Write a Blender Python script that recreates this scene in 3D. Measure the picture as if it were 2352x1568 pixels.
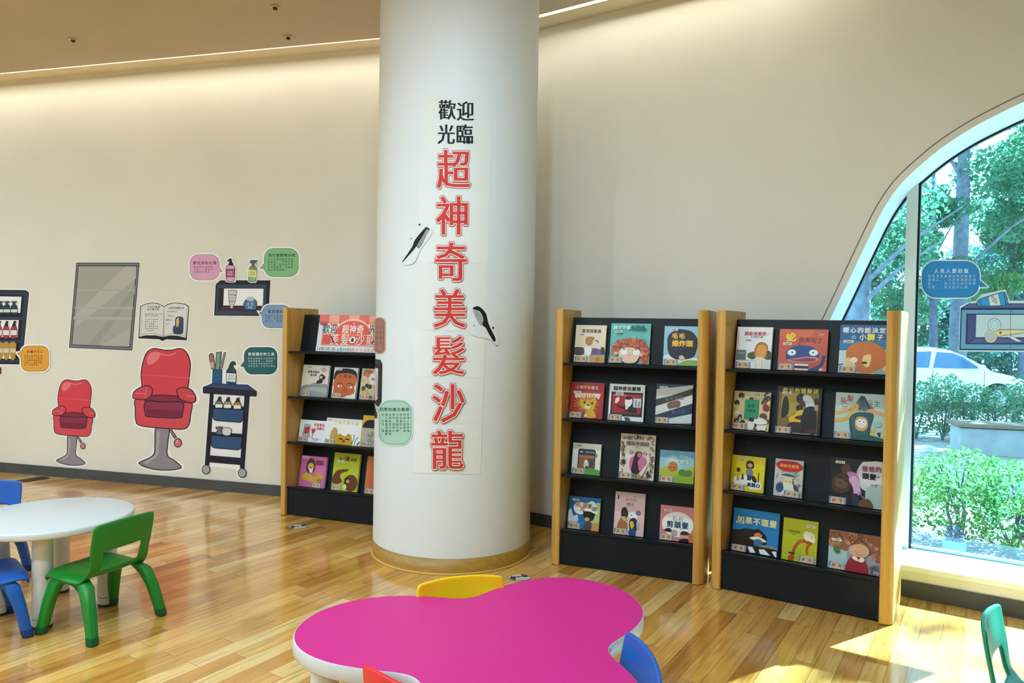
import bpy, bmesh, math, random
from mathutils import Vector, Matrix
from mathutils.geometry import tessellate_polygon
PI = math.pi
sc = bpy.context.scene
for o in list(bpy.data.objects):
    bpy.data.objects.remove(o)
COL = sc.collection

# ------------------------------------------------------------------ camera
F_PX, PITCH, ROLL, EYE = 1677.5, 0.02005, 0.01775, 1.3912      # 2352 x 1568 frame
cp, sp, cr, sr = math.cos(PITCH), math.sin(PITCH), math.cos(ROLL), math.sin(ROLL)
AX_F = Vector((0, cp, -sp)); AX_U = Vector((0, sp, cp)); AX_X = Vector((1, 0, 0))
CAM_R = AX_X * cr + AX_U * sr
CAM_U = AX_U * cr - AX_X * sr
cam = bpy.data.cameras.new('camera'); cam.sensor_width = 36.0; cam.lens = F_PX / 2352 * 36
cam.clip_start = 0.05; cam.clip_end = 300
cam_o = bpy.data.objects.new('camera', cam); COL.objects.link(cam_o)
m = Matrix.Identity(4)
for i in range(3):
    m[i][0], m[i][1], m[i][2] = CAM_R[i], CAM_U[i], -AX_F[i]
m[2][3] = EYE
cam_o.matrix_world = m
sc.camera = cam_o

def ray(x, y):
    a, b = x - 1176, y - 784
    u = a * cr + b * sr; v = -a * sr + b * cr
    return AX_X * (u / F_PX) + AX_F - AX_U * (v / F_PX)
def on_floor(x, y, z=0.0):
    d = ray(x, y); t = (z - EYE) / d.z
    return Vector((d.x * t, d.y * t, z))

# ------------------------------------------------------------------ light and exposure
sc.view_settings.view_transform = 'Standard'
sc.view_settings.look = 'None'
sc.view_settings.exposure = 0.0
sc.view_settings.gamma = 1.0
sc.view_settings.use_curve_mapping = False
sc.cycles.max_bounces = 8
sc.cycles.transparent_max_bounces = 24
sc.cycles.sample_clamp_indirect = 6.0
sc.cycles.caustics_reflective = False
sc.cycles.caustics_refractive = False
w = bpy.data.worlds.new('daylight'); sc.world = w; w.use_nodes = True
bg = w.node_tree.nodes['Background']
bg.inputs[0].default_value = (0.72, 0.87, 1.0, 1)
bg.inputs[1].default_value = 3.2
SUN_H = Vector((-0.848, -0.530, 0)); SUN_EL = math.radians(42.6)
sd = SUN_H * math.cos(SUN_EL) - Vector((0, 0, math.sin(SUN_EL)))
sun = bpy.data.lights.new('sun', 'SUN'); sun.energy = 62.0; sun.angle = math.radians(0.6); sun.color = (0.80, 0.80, 1.0)
sun_o = bpy.data.objects.new('sun', sun); COL.objects.link(sun_o)
sun_o.rotation_euler = sd.to_track_quat('-Z', 'Y').to_euler()
LAMP_W = 43.0          # each added, unseen ceiling downlight
COVE_E = 15.0         # strength of the hidden strip that washes the wall

# ------------------------------------------------------------------ helpers
def lin(c):
    return c / 12.92 if c <= 0.04045 else ((c + 0.055) / 1.055) ** 2.4
def rgb(h):
    h = h.lstrip('#')
    if len(h) == 3: h = ''.join(c * 2 for c in h)
    return tuple(lin(int(h[i:i + 2], 16) / 255) for i in (0, 2, 4))
_M = {}
def M(h, rough=0.6, spec=0.3, alpha=1.0, coat=0.0):
    k = (h, rough, spec, alpha, coat)
    if k not in _M:
        mt = bpy.data.materials.new('paint_' + h.lstrip('#')); mt.use_nodes = True
        b = mt.node_tree.nodes['Principled BSDF']
        b.inputs['Base Color'].default_value = (*rgb(h), 1)
        b.inputs['Roughness'].default_value = rough
        b.inputs['Specular IOR Level'].default_value = spec
        b.inputs['Alpha'].default_value = alpha
        b.inputs['Coat Weight'].default_value = coat
        _M[k] = mt
    return _M[k]

class MB:
    """collects faces with materials and links them as one mesh object"""
    def __init__(s): s.v, s.f, s.mi, s.m, s.sm = [], [], [], [], []
    def mat(s, mt):
        if mt not in s.m: s.m.append(mt)
        return s.m.index(mt)
    def add(s, vs, fs, mt, smooth=False):
        b = len(s.v); k = s.mat(mt)
        s.v += [Vector(p) for p in vs]
        for f in fs:
            s.f.append([b + i for i in f]); s.mi.append(k); s.sm.append(smooth)
    def box(s, x0, y0, z0, x1, y1, z1, mt):
        vs = [(x, y, z) for z in (z0, z1) for y in (y0, y1) for x in (x0, x1)]
        s.add(vs, [(0, 2, 3, 1), (4, 5, 7, 6), (0, 1, 5, 4), (2, 6, 7, 3), (0, 4, 6, 2), (1, 3, 7, 5)], mt)
    def prism(s, pts, z0, z1, mt, smooth=False, top=None):
        n = len(pts)
        vs = [(p[0], p[1], z0) for p in pts] + [(p[0], p[1], z1) for p in pts]
        s.add(vs, [(i, (i + 1) % n, n + (i + 1) % n, n + i) for i in range(n)], mt, smooth)
        s.add([(p[0], p[1], z0) for p in pts], [tuple(range(n))[::-1]], mt)
        s.add([(p[0], p[1], z1) for p in pts], [tuple(range(n))], top or mt)
    def loft(s, rings, mt, smooth=True, caps=True, closed=True):
        n = len(rings[0]); vs = [p for r in rings for p in r]; fs = []
        for i in range(len(rings) - 1):
            for j in range(n if closed else n - 1):
                a, b2 = i * n + j, i * n + (j + 1) % n
                fs.append((a, b2, b2 + n, a + n))
        s.add(vs, fs, mt, smooth)
        if caps:
            s.add(rings[0], [tuple(range(n))[::-1]], mt); s.add(rings[-1], [tuple(range(n))], mt)
    def lathe(s, prof, mt, n=32, c=(0, 0, 0), smooth=True):
        rings = [[(c[0] + r * math.cos(2 * PI * j / n), c[1] + r * math.sin(2 * PI * j / n), c[2] + z) for j in range(n)] for r, z in prof]
        s.loft(rings, mt, smooth)
    def tube(s, pts, rad, mt, n=8):
        rings = []
        for i, p in enumerate(pts):
            p = Vector(p); a = Vector(pts[max(i - 1, 0)]); b2 = Vector(pts[min(i + 1, len(pts) - 1)])
            t = (b2 - a).normalized(); u = t.orthogonal().normalized()
            if i and abs(u.dot(pu)) < 0.99:
                u = (pu - t * pu.dot(t)).normalized()
            pu = u; q = t.cross(u); r = rad[i] if isinstance(rad, (list, tuple)) else rad
            rings.append([p + (u * math.cos(2 * PI * k / n) + q * math.sin(2 * PI * k / n)) * r for k in range(n)])
        s.loft(rings, mt)
    def build(s, name, parent=None, loc=None, bevel=0, seg=2, mods=None):
        me = bpy.data.meshes.new(name)
        o0 = Vector(loc) if loc is not None else Vector((0, 0, 0))
        me.from_pydata([tuple(p - o0) for p in s.v], [], s.f)
        for mt in s.m: me.materials.append(mt)
        me.polygons.foreach_set('material_index', s.mi)
        me.polygons.foreach_set('use_smooth', s.sm)
        me.update()
        o = bpy.data.objects.new(name, me); COL.objects.link(o); o.location = o0
        if parent is not None: o.parent = parent
        if bevel:
            bv = o.modifiers.new('bevel', 'BEVEL'); bv.width = bevel; bv.segments = seg; bv.limit_method = 'ANGLE'; bv.angle_limit = math.radians(40)
            bv.harden_normals = False
        return o
def tag(o, label, cat, group=None, kind=None):
    o['label'] = label; o['category'] = cat
    if group: o['group'] = group
    if kind: o['kind'] = kind
    return o
def thing(name, label, cat, loc=(0, 0, 0), rz=0.0, group=None):
    o = bpy.data.objects.new(name, None); COL.objects.link(o)
    o.empty_display_size = 0.1
    o.location = loc; o.rotation_euler = (0, 0, rz)
    return tag(o, label, cat, group)
def struct(o):
    o['kind'] = 'structure'; return o
def copy_tree(o, parent=None):
    c = o.copy(); COL.objects.link(c)
    if parent is not None: c.parent = parent
    for ch in list(o.children): copy_tree(ch, c)
    return c

# node materials ---------------------------------------------------
def nmat(name):
    mt = bpy.data.materials.new(name); mt.use_nodes = True
    nt = mt.node_tree; return mt, nt, nt.nodes['Principled BSDF']
def nd(nt, t, **kw):
    n = nt.nodes.new(t)
    for k, v in kw.items(): setattr(n, k, v)
    return n
def math_n(nt, op, a, b=None):
    n = nd(nt, 'ShaderNodeMath', operation=op)
    for i, q in enumerate((a, b)):
        if q is None: continue
        if isinstance(q, (int, float)): n.inputs[i].default_value = q
        else: nt.links.new(q, n.inputs[i])
    return n.outputs[0]
def ramp(nt, fac, stops):
    n = nd(nt, 'ShaderNodeValToRGB'); e = n.color_ramp.elements
    while len(e) < len(stops): e.new(0.5)
    for q, (p, c) in zip(e, stops): q.position = p; q.color = (*rgb(c), 1)
    nt.links.new(fac, n.inputs[0]); return n.outputs[0]
def noise_paint(name, c0, c1, scale, rough, bump=0.0, spec=0.3):
    mt, nt, b = nmat(name)
    g = nd(nt, 'ShaderNodeNewGeometry'); n = nd(nt, 'ShaderNodeTexNoise'); n.inputs['Scale'].default_value = scale; n.inputs['Detail'].default_value = 4
    nt.links.new(g.outputs['Position'], n.inputs['Vector'])
    nt.links.new(ramp(nt, n.outputs[0], [(0.3, c0), (0.7, c1)]), b.inputs['Base Color'])
    b.inputs['Roughness'].default_value = rough; b.inputs['Specular IOR Level'].default_value = spec
    if bump:
        bp = nd(nt, 'ShaderNodeBump'); bp.inputs['Strength'].default_value = bump; bp.inputs['Distance'].default_value = 0.002
        n2 = nd(nt, 'ShaderNodeTexNoise'); n2.inputs['Scale'].default_value = 220
        nt.links.new(g.outputs['Position'], n2.inputs['Vector']); nt.links.new(n2.outputs[0], bp.inputs['Height']); nt.links.new(bp.outputs[0], b.inputs['Normal'])
    return mt
def plank_mat():
    mt, nt, b = nmat('oak_planks')
    g = nd(nt, 'ShaderNodeNewGeometry'); mp = nd(nt, 'ShaderNodeMapping', vector_type='POINT')
    mp.inputs['Rotation'].default_value = (0, 0, math.radians(-56.8))
    nt.links.new(g.outputs['Position'], mp.inputs[0])
    sx = nd(nt, 'ShaderNodeSeparateXYZ'); nt.links.new(mp.outputs[0], sx.inputs[0])
    X, Y = sx.outputs[0], sx.outputs[1]
    ry = math_n(nt, 'DIVIDE', math_n(nt, 'ADD', Y, 0.018), 0.0853); row = math_n(nt, 'FLOOR', ry)
    wn = nd(nt, 'ShaderNodeTexWhiteNoise', noise_dimensions='1D'); nt.links.new(row, wn.inputs['W'])
    xx = math_n(nt, 'ADD', math_n(nt, 'DIVIDE', X, 0.86), math_n(nt, 'MULTIPLY', wn.outputs[0], 7.3)); colm = math_n(nt, 'FLOOR', xx)
    cv = nd(nt, 'ShaderNodeCombineXYZ'); nt.links.new(row, cv.inputs[0]); nt.links.new(colm, cv.inputs[1])
    w2 = nd(nt, 'ShaderNodeTexWhiteNoise', noise_dimensions='2D'); nt.links.new(cv.outputs[0], w2.inputs['Vector'])
    base = ramp(nt, w2.outputs[0], [(0.0, '#cc8838'), (0.22, '#e0a048'), (0.55, '#f0b056'), (0.82, '#f9c06a'), (1.0, '#ffd48c')])
    # grain, stretched along the board and shifted per board
    gm = nd(nt, 'ShaderNodeMapping'); gm.inputs['Scale'].default_value = (1.6, 26, 1)
    sh = nd(nt, 'ShaderNodeVectorMath', operation='ADD'); nt.links.new(mp.outputs[0], sh.inputs[0])
    off = nd(nt, 'ShaderNodeVectorMath', operation='SCALE'); off.inputs['Scale'].default_value = 9.0
    nt.links.new(w2.outputs['Color'], off.inputs[0]); nt.links.new(off.outputs[0], sh.inputs[1])
    nt.links.new(sh.outputs[0], gm.inputs[0])
    gn = nd(nt, 'ShaderNodeTexNoise'); gn.inputs['Scale'].default_value = 2.2; gn.inputs['Detail'].default_value = 6; gn.inputs['Distortion'].default_value = 0.6
    nt.links.new(gm.outputs[0], gn.inputs['Vector'])
    gr = ramp(nt, gn.outputs[0], [(0.28, '#a8a49c'), (0.5, '#ebe9e6'), (0.72, '#ffffff')])
    mx = nd(nt, 'ShaderNodeMix', data_type='RGBA', blend_type='MULTIPLY'); mx.inputs['Factor'].default_value = 0.75
    nt.links.new(base, mx.inputs['A']); nt.links.new(gr, mx.inputs['B'])
    fy = math_n(nt, 'FRACT', ry); ey = math_n(nt, 'MINIMUM', fy, math_n(nt, 'SUBTRACT', 1.0, fy))
    fx = math_n(nt, 'FRACT', xx); ex = math_n(nt, 'MINIMUM', fx, math_n(nt, 'SUBTRACT', 1.0, fx))
    jy = math_n(nt, 'LESS_THAN', ey, 0.016); jx = math_n(nt, 'LESS_THAN', ex, 0.0017)
    j = math_n(nt, 'MULTIPLY', math_n(nt, 'MAXIMUM', jy, jx), 0.62)
    m2 = nd(nt, 'ShaderNodeMix', data_type='RGBA'); nt.links.new(j, m2.inputs['Factor'])
    nt.links.new(mx.outputs['Result'], m2.inputs['A']); m2.inputs['B'].default_value = (*rgb('#5a3d18'), 1)
    nt.links.new(m2.outputs['Result'], b.inputs['Base Color'])
    b.inputs['Roughness'].default_value = 0.26; b.inputs['Specular IOR Level'].default_value = 0.4; b.inputs['Coat Weight'].default_value = 1.0; b.inputs['Coat IOR'].default_value = 1.6; b.inputs['Coat Roughness'].default_value = 0.11
    bp = nd(nt, 'ShaderNodeBump'); bp.inputs['Strength'].default_value = 0.12; bp.inputs['Distance'].default_value = 0.001
    nt.links.new(gn.outputs[0], bp.inputs['Height']); nt.links.new(bp.outputs[0], b.inputs['Normal'])
    return mt
def wood_mat(name, c0, c1, axis='Z', rough=0.42):
    mt, nt, b = nmat(name)
    tc = nd(nt, 'ShaderNodeTexCoord'); mp = nd(nt, 'ShaderNodeMapping')
    mp.inputs['Scale'].default_value = (34, 34, 1.6) if axis == 'Z' else (1.6, 34, 34)
    nt.links.new(tc.outputs['Object'], mp.inputs[0])
    n = nd(nt, 'ShaderNodeTexNoise'); n.inputs['Scale'].default_value = 1.5; n.inputs['Detail'].default_value = 5
    nt.links.new(mp.outputs[0], n.inputs['Vector'])
    nt.links.new(ramp(nt, n.outputs[0], [(0.3, c0), (0.7, c1)]), b.inputs['Base Color'])
    b.inputs['Roughness'].default_value = rough
    return mt
def glass_mat():
    mt = bpy.data.materials.new('tinted_glass'); mt.use_nodes = True; nt = mt.node_tree; nt.nodes.clear()
    out = nd(nt, 'ShaderNodeOutputMaterial'); tr = nd(nt, 'ShaderNodeBsdfTransparent'); tr.inputs[0].default_value = (0.45, 0.88, 1.0, 1)
    gl = nd(nt, 'ShaderNodeBsdfGlossy'); gl.inputs['Roughness'].default_value = 0.02; gl.inputs[0].default_value = (0.8, 0.95, 1, 1)
    mx = nd(nt, 'ShaderNodeMixShader'); mx.inputs[0].default_value = 0.06
    nt.links.new(tr.outputs[0], mx.inputs[1]); nt.links.new(gl.outputs[0], mx.inputs[2]); nt.links.new(mx.outputs[0], out.inputs[0])
    return mt
def emit(name, col, strength):
    mt = bpy.data.materials.new(name); mt.use_nodes = True; nt = mt.node_tree; nt.nodes.clear()
    out = nd(nt, 'ShaderNodeOutputMaterial'); e = nd(nt, 'ShaderNodeEmission'); e.inputs[0].default_value = (*col, 1); e.inputs[1].default_value = strength
    nt.links.new(e.outputs[0], out.inputs[0]); return mt
def leaf_mat(name, c0, c1, trans=0.5):
    mt = bpy.data.materials.new(name); mt.use_nodes = True; nt = mt.node_tree; nt.nodes.clear()
    out = nd(nt, 'ShaderNodeOutputMaterial'); g = nd(nt, 'ShaderNodeNewGeometry')
    wn = nd(nt, 'ShaderNodeTexNoise'); wn.inputs['Scale'].default_value = 2.2; nt.links.new(g.outputs['Position'], wn.inputs['Vector'])
    c = ramp(nt, wn.outputs[0], [(0.3, c0), (0.7, c1)])
    d = nd(nt, 'ShaderNodeBsdfDiffuse'); t = nd(nt, 'ShaderNodeBsdfTranslucent'); mx = nd(nt, 'ShaderNodeMixShader'); mx.inputs[0].default_value = trans
    nt.links.new(c, d.inputs[0]); nt.links.new(c, t.inputs[0]); nt.links.new(d.outputs[0], mx.inputs[1]); nt.links.new(t.outputs[0], mx.inputs[2]); nt.links.new(mx.outputs[0], out.inputs[0])
    return mt

WALL = noise_paint('wall_paint', '#dedad0', '#e4e0d6', 1.5, 0.75, 0.15)
CEIL = noise_paint('ceiling_plaster', '#c0b4a2', '#c6baa8', 2.0, 0.85, 0.2)
WHITE = noise_paint('column_paint', '#dde2e6', '#e4e8ec', 1.2, 0.55, 0.08)
FLOOR = plank_mat()
BASEB = noise_paint('dark_skirting', '#46484a', '#505254', 6, 0.5)
OAK = wood_mat('golden_oak', '#bd8b3e', '#d5a658')
OAKD = wood_mat('column_ring_oak', '#a07628', '#b2883a', 'X')
DARK = noise_paint('charcoal_laminate', '#11161b', '#161b21', 9, 0.42, 0.0, 0.2)
GLASS = glass_mat()
FRAME = M('#e8eeee', 0.4)
GASKET = M('#10181c', 0.5)

# ------------------------------------------------------------------ the room
W0 = Vector((-0.255, 5.416))                            # inner corner of the two walls, hidden behind the column
U_L = Vector((1, -0.268)).normalized(); U_R = Vector((1, -0.66)).normalized()
N_L = Vector((-U_L.y, U_L.x)); N_R = Vector((-U_R.y, U_R.x))
GLASS_D = 0.38                                          # depth of the window reveal
H_REC, H_CEIL = 3.80, 3.457
def arc(s, d=0.0, z=0.0, dl=None):
    """point on the bent wall: s along it from the corner (negative on the left wall), d out through it (negative = into the room)"""
    if abs(s) < 1e-6:
        a = W0 + N_L * (d if dl is None else dl); b = W0 + N_R * d
        k = U_L.x * U_R.y - U_L.y * U_R.x
        t = ((b.x - a.x) * U_R.y - (b.y - a.y) * U_R.x) / k
        p = a + U_L * t
    elif s < 0: p = W0 + U_L * s + N_L * (d if dl is None else dl)
    else: p = W0 + U_R * s + N_R * d
    return Vector((p.x, p.y, z))
S_L, S_R = -8.6, 8.2
SS = [S_L, 0.0, S_R]
ARCH = [(1.96, 0.165), (2.00, 0.40), (2.09, 0.70), (2.22, 1.00), (2.35, 1.28), (2.465, 1.545), (2.558, 1.771), (2.629, 1.941), (2.66, 2.012), (2.693, 2.079), (2.735, 2.148), (2.782, 2.208), (2.864, 2.286), (2.956, 2.362), (3.075, 2.438), (3.191, 2.495), (3.288, 2.537), (3.45, 2.597), (3.65, 2.655), (3.9, 2.70), (4.2, 2.715)]
ARCH = ARCH + [(8.4 - s, z) for s, z in ARCH[-2::-1]]
def spline(pts, n):
    out = []; N = len(pts)
    for i in range(N - 1):
        p = [pts[min(max(i + k - 1, 0), N - 1)] for k in range(4)]
        for j in range(n):
            t = j / n
            out.append(tuple(0.5 * (2 * p[1][a] + (p[2][a] - p[0][a]) * t + (2 * p[0][a] - 5 * p[1][a] + 4 * p[2][a] - p[3][a]) * t * t + (3 * p[1][a] - p[0][a] - 3 * p[2][a] + p[3][a]) * t ** 3) for a in (0, 1)))
    return out + [tuple(pts[-1])]
ARCH = [(round(a_, 4), z_) for a_, z_ in spline(ARCH, 4)]
SILL_Z = 0.165
mb = MB()
ss = sorted(set([S_L, 0.0, S_R] + [q[0] for q in ARCH]))
ss = [round(q, 4) for q in ss]
archz = {round(q[0], 4): q[1] for q in ARCH}
for a, b in zip(ss[:-1], ss[1:]):
    if a in archz and b in archz:
        mb.add([arc(a, 0, 0), arc(b, 0, 0), arc(b, 0, SILL_Z), arc(a, 0, SILL_Z)], [(0, 1, 2, 3)], WALL)
        mb.add([arc(a, 0, archz[a]), arc(b, 0, archz[b]), arc(b, 0, H_REC), arc(a, 0, H_REC)], [(0, 1, 2, 3)], WALL)
        # reveal through the wall thickness
        mb.add([arc(a, 0, archz[a]), arc(a, GLASS_D + 0.04, archz[a]), arc(b, GLASS_D + 0.04, archz[b]), arc(b, 0, archz[b])], [(0, 1, 2, 3)], FRAME)
    else:
        mb.add([arc(a, 0, 0), arc(b, 0, 0), arc(b, 0, H_REC), arc(a, 0, H_REC)], [(0, 1, 2, 3)], WALL)
# outer skin so that daylight only enters through the window
for a, b in zip(ss[:-1], ss[1:]):
    D = GLASS_D + 0.04
    if a in archz and b in archz:
        mb.add([arc(a, D, -0.5), arc(b, D, -0.5), arc(b, D, SILL_Z), arc(a, D, SILL_Z)], [(3, 2, 1, 0)], WALL)
        mb.add([arc(a, D, archz[a]), arc(b, D, archz[b]), arc(b, D, H_REC), arc(a, D, H_REC)], [(3, 2, 1, 0)], WALL)
    else:
        mb.add([arc(a, D, -0.5), arc(b, D, -0.5), arc(b, D, H_REC), arc(a, D, H_REC)], [(3, 2, 1, 0)], WALL)
struct(mb.build('wall_back'))
# remaining walls, behind and beside the camera
PL, PR = arc(S_L), arc(S_R)
BACK_Y = -4.2
def flat_wall(name, a, b):
    q = MB(); a = Vector(a); b = Vector(b); n = Vector((b.y - a.y, a.x - b.x)).normalized() * 0.15
    pts = [a, b, b + n, a + n]
    q.prism([(p.x, p.y) for p in pts], 0, H_REC, WALL); return struct(q.build(name))
flat_wall('wall_left', (PL.x, BACK_Y), (PL.x, PL.y))
flat_wall('wall_right', (PR.x, PR.y), (PR.x, BACK_Y))
flat_wall('wall_front', (PR.x, BACK_Y), (PL.x, BACK_Y))
# floor
def room_plan(d): return [arc(q, d) for q in SS]
plan = room_plan(0.0)
mb = MB()
pts = [(p.x, p.y) for p in plan] + [(PR.x, BACK_Y), (PL.x, BACK_Y)]
mb.prism(pts[::-1], -0.12, 0.0, FLOOR)
struct(mb.build('floor'))
# ceiling: a thin plate that stops short of the wall; a soffit on the wall leaves a slot for the cove light
SOF = 0.165
mb = MB()
edge = [arc(S_L, 0, 0, -0.292), arc(0, -0.232, 0, -0.292), arc(S_R, -0.236)]
pts = [(p.x, p.y) for p in edge] + [(PR.x, BACK_Y), (PL.x, BACK_Y)]
mb.prism(pts[::-1], H_CEIL, H_CEIL + 0.014, CEIL)
struct(mb.build('ceiling'))
mb = MB()
rec = room_plan(0.42)
mb.prism([(p.x, p.y) for p in rec][::-1] + [(PL.x, BACK_Y), (PR.x, BACK_Y)], H_REC, H_REC + 0.1, WALL)
struct(mb.build('roof_slab'))
TRIM = noise_paint('cove_trim', '#e2d6ba', '#e8dcc2', 3, 0.7)
def run(prof, mt, prof2=None):
    q = MB()
    for ends, pf in ((SS[:2], prof), (SS[1:], prof2 or prof)):
        q.loft([[arc(s, -d, z, -d) for d, z in pf] for s in ends], mt, smooth=False)
    return q
struct(run([(0.0005, 3.503), (SOF, 3.503), (SOF, 3.509), (0.0005, 3.509)], TRIM, [(0.0005, 3.472), (SOF, 3.472), (SOF, 3.478), (0.0005, 3.478)]).build('trim_1'))
# the hidden light strip
strip = thing('cove_light', 'long warm light strip hidden above the ceiling edge along the wall', 'light', (0, 0, 0))
run([(.18, 3.605), (.60, 3.605), (.60, 3.635), (.18, 3.635)], M('#e8e8e8', 0.5)).build('housing', strip)
q_ = MB(); 
for ends, emt in ((SS[:2], emit('cove_glow', (1.0, 0.95, 0.79), COVE_E * 0.45)), ([0.0, 2.4], emit('cove_glow_bright', (1.0, 0.95, 0.79), COVE_E))):
    a_, b_ = ends
    q_.add([arc(a_, -.60, 3.603, -.60), arc(b_, -.60, 3.603, -.60), arc(b_, -.18, 3.603, -.18), arc(a_, -.18, 3.603, -.18)], [(0, 1, 2, 3)], emt)
q_.build('diffuser', strip)
# dark skirting
struct(run([(.0005, 0.0), (.014, 0.0), (.014, .086), (.0005, .086)], BASEB).build('baseboard_back'))

# ------------------------------------------------------------------ arched window
win = bpy.data.objects.new('window_1', None); COL.objects.link(win); struct(win)
def arch_at(s):
    for (a, za), (b, zb) in zip(ARCH[:-1], ARCH[1:]):
        if a <= s <= b: return za + (zb - za) * (s - a) / (b - a)
    return SILL_Z
# smooth casing bead round the opening
def inset(i, d):
    p = ARCH[i]; a = ARCH[max(i - 1, 0)]; b = ARCH[min(i + 1, len(ARCH) - 1)]
    t = Vector((b[0] - a[0], b[1] - a[1])).normalized()
    return p[0] + t.y * d, p[1] - t.x * d
mb = MB(); rings = []
for i in range(len(ARCH)):
    o_, i_ = inset(i, -0.034), inset(i, 0.0)
    rings.append([arc(o_[0], -0.0005, o_[1]), arc(o_[0], -0.007, o_[1]), arc(i_[0], -0.009, i_[1]), arc(i_[0], -0.0005, i_[1])])
mb.loft(rings, WALL, smooth=False)
mb.build('casing', win)
mb = MB(); rings = []
for i in range(len(ARCH)):
    o_, i_ = inset(i, -0.042), inset(i, -0.034)
    rings.append([arc(o_[0], -0.0004, o_[1]), arc(o_[0], -0.002, o_[1]), arc(i_[0], -0.002, i_[1]), arc(i_[0], -0.0004, i_[1])])
mb.loft(rings, M('#857d6c', 0.8), smooth=False)
mb.build('joint_line', win)
mb = MB(); rings = []
for i in range(len(ARCH)):
    o_, i_ = inset(i, -0.002), inset(i, 0.010)
    rings.append([arc(o_[0], GLASS_D - 0.02, o_[1]), arc(i_[0], GLASS_D - 0.02, i_[1]), arc(i_[0], GLASS_D + 0.01, i_[1]), arc(o_[0], GLASS_D + 0.01, o_[1])])
mb.loft(rings, GASKET, smooth=False)
mb.build('gasket', win)
# glass
mb = MB(); N = 60
for i in range(N):
    a = ARCH[0][0] + (ARCH[-1][0] - ARCH[0][0]) * i / N; b = ARCH[0][0] + (ARCH[-1][0] - ARCH[0][0]) * (i + 1) / N
    mb.add([arc(a, GLASS_D, SILL_Z - 0.03), arc(b, GLASS_D, SILL_Z - 0.03), arc(b, GLASS_D, max(arch_at(b), SILL_Z) + 0.03), arc(a, GLASS_D, max(arch_at(a), SILL_Z) + 0.03)], [(0, 1, 2, 3)], GLASS, True)
mb.build('glass', win)
# sill board
mb = MB(); rings = []
for i in range(41):
    s = 1.95 + 4.50 * i / 40
    rings.append([arc(s, -0.004, SILL_Z - 0.028), arc(s, -0.004, SILL_Z), arc(s, GLASS_D + 0.03, SILL_Z + 0.001), arc(s, GLASS_D + 0.03, SILL_Z - 0.028)])
mb.loft(rings, FRAME, smooth=False)
mb.build('sill', win)
# bottom bar and mullions in the plane of the glass
mb = MB(); rings = []
for i in range(41):
    s = 1.965 + 4.47 * i / 40
    rings.append([arc(s, GLASS_D - 0.018, SILL_Z), arc(s, GLASS_D - 0.018, SILL_Z + 0.018), arc(s, GLASS_D + 0.012, SILL_Z + 0.018), arc(s, GLASS_D + 0.012, SILL_Z)])
mb.loft(rings, M('#9fb4bc', 0.4), smooth=False)
mb.build('bottom_bar', win)
def s_of(x, y, d):
    """wall coordinate where the sight line through a pixel meets the right-hand wall at depth d"""
    r = ray(x, y); t = (N_R.dot(W0) + d) / (r.x * N_R.x + r.y * N_R.y)
    return (Vector((r.x * t, r.y * t)) - W0).dot(U_R), EYE + r.z * t
m0, _ = s_of(2079, 600, GLASS_D - 0.04); m1, _ = s_of(2105, 600, GLASS_D - 0.04)
MULW = m1 - m0
for sc_ in (m0, m0 + 1.36, m0 + 2.72):
    mb = MB(); zt = arch_at(sc_ + MULW * 0.5) - 0.0
    q = [arc(sc_, GLASS_D - 0.05), arc(sc_ + MULW, GLASS_D - 0.05), arc(sc_ + MULW, GLASS_D + 0.02), arc(sc_, GLASS_D + 0.02)]
    mb.prism([(p.x, p.y) for p in q], SILL_Z, zt + 0.02, M('#dfe3dc', 0.45))
    q = [arc(sc_ + MULW, GLASS_D - 0.03), arc(sc_ + MULW + 0.012, GLASS_D - 0.03), arc(sc_ + MULW + 0.012, GLASS_D + 0.02), arc(sc_ + MULW, GLASS_D + 0.02)]
    mb.prism([(p.x, p.y) for p in q], SILL_Z, zt + 0.05, GASKET)
    mb.build('mullion', win)

# ------------------------------------------------------------------ round column
CC = Vector((-0.3535, 4.5368)); CR = 0.4857
col_o = MB(); nseg = 96
col_o.lathe([(CR, 0.06), (CR, H_CEIL + 0.2)], WHITE, nseg, (CC.x, CC.y, 0))
colm = struct(col_o.build('column', loc=(CC.x, CC.y, 0)))
colm['label'] = 'white round column carrying the tall banner'
mb = MB(); mb.lathe([(CR + 0.004, 0.0), (CR + 0.004, 0.090), (CR - 0.002, 0.090)], OAKD, nseg); mb.build('base_ring', colm)
mb = MB(); mb.lathe([(CR + 0.004, 0.0), (CR + 0.013, 0.0), (CR + 0.011, 0.009), (CR + 0.004, 0.011)], M('#d2a758', 0.4), nseg); mb.build('shoe_moulding', colm)

# ------------------------------------------------------------------ ceiling fittings
def downlight(x, y):  # unseen lamps added to brighten the walls and the column
    t = thing('added_ceiling_light', 'unseen round downlight added in the tan ceiling to light the room', 'light', (x, y, H_CEIL), group='round downlights in the ceiling')
    q = MB(); q.lathe([(0.085, -0.001), (0.105, -0.006), (0.11, -0.0005)], M('#f2f2f0', 0.4), 28); q.build('rim', t)
    q = MB(); q.lathe([(0.0001, -0.003), (0.085, -0.003), (0.085, -0.0008)], emit('lamp_glow', (1.0, 0.93, 0.82), 6.0) if 'lamp_glow' not in bpy.data.materials else bpy.data.materials['lamp_glow'], 28); q.build('diffuser', t)
    l = bpy.data.lights.new('ceiling_fill_lamp', 'AREA'); l.shape = 'DISK'; l.size = 0.17; l.energy = LAMP_W; l.color = (0.61, 0.855, 1.0)
    lo = bpy.data.objects.new('ceiling_fill_lamp', l); COL.objects.link(lo); lo.parent = t; lo.location = (0, 0, -0.012)
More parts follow.
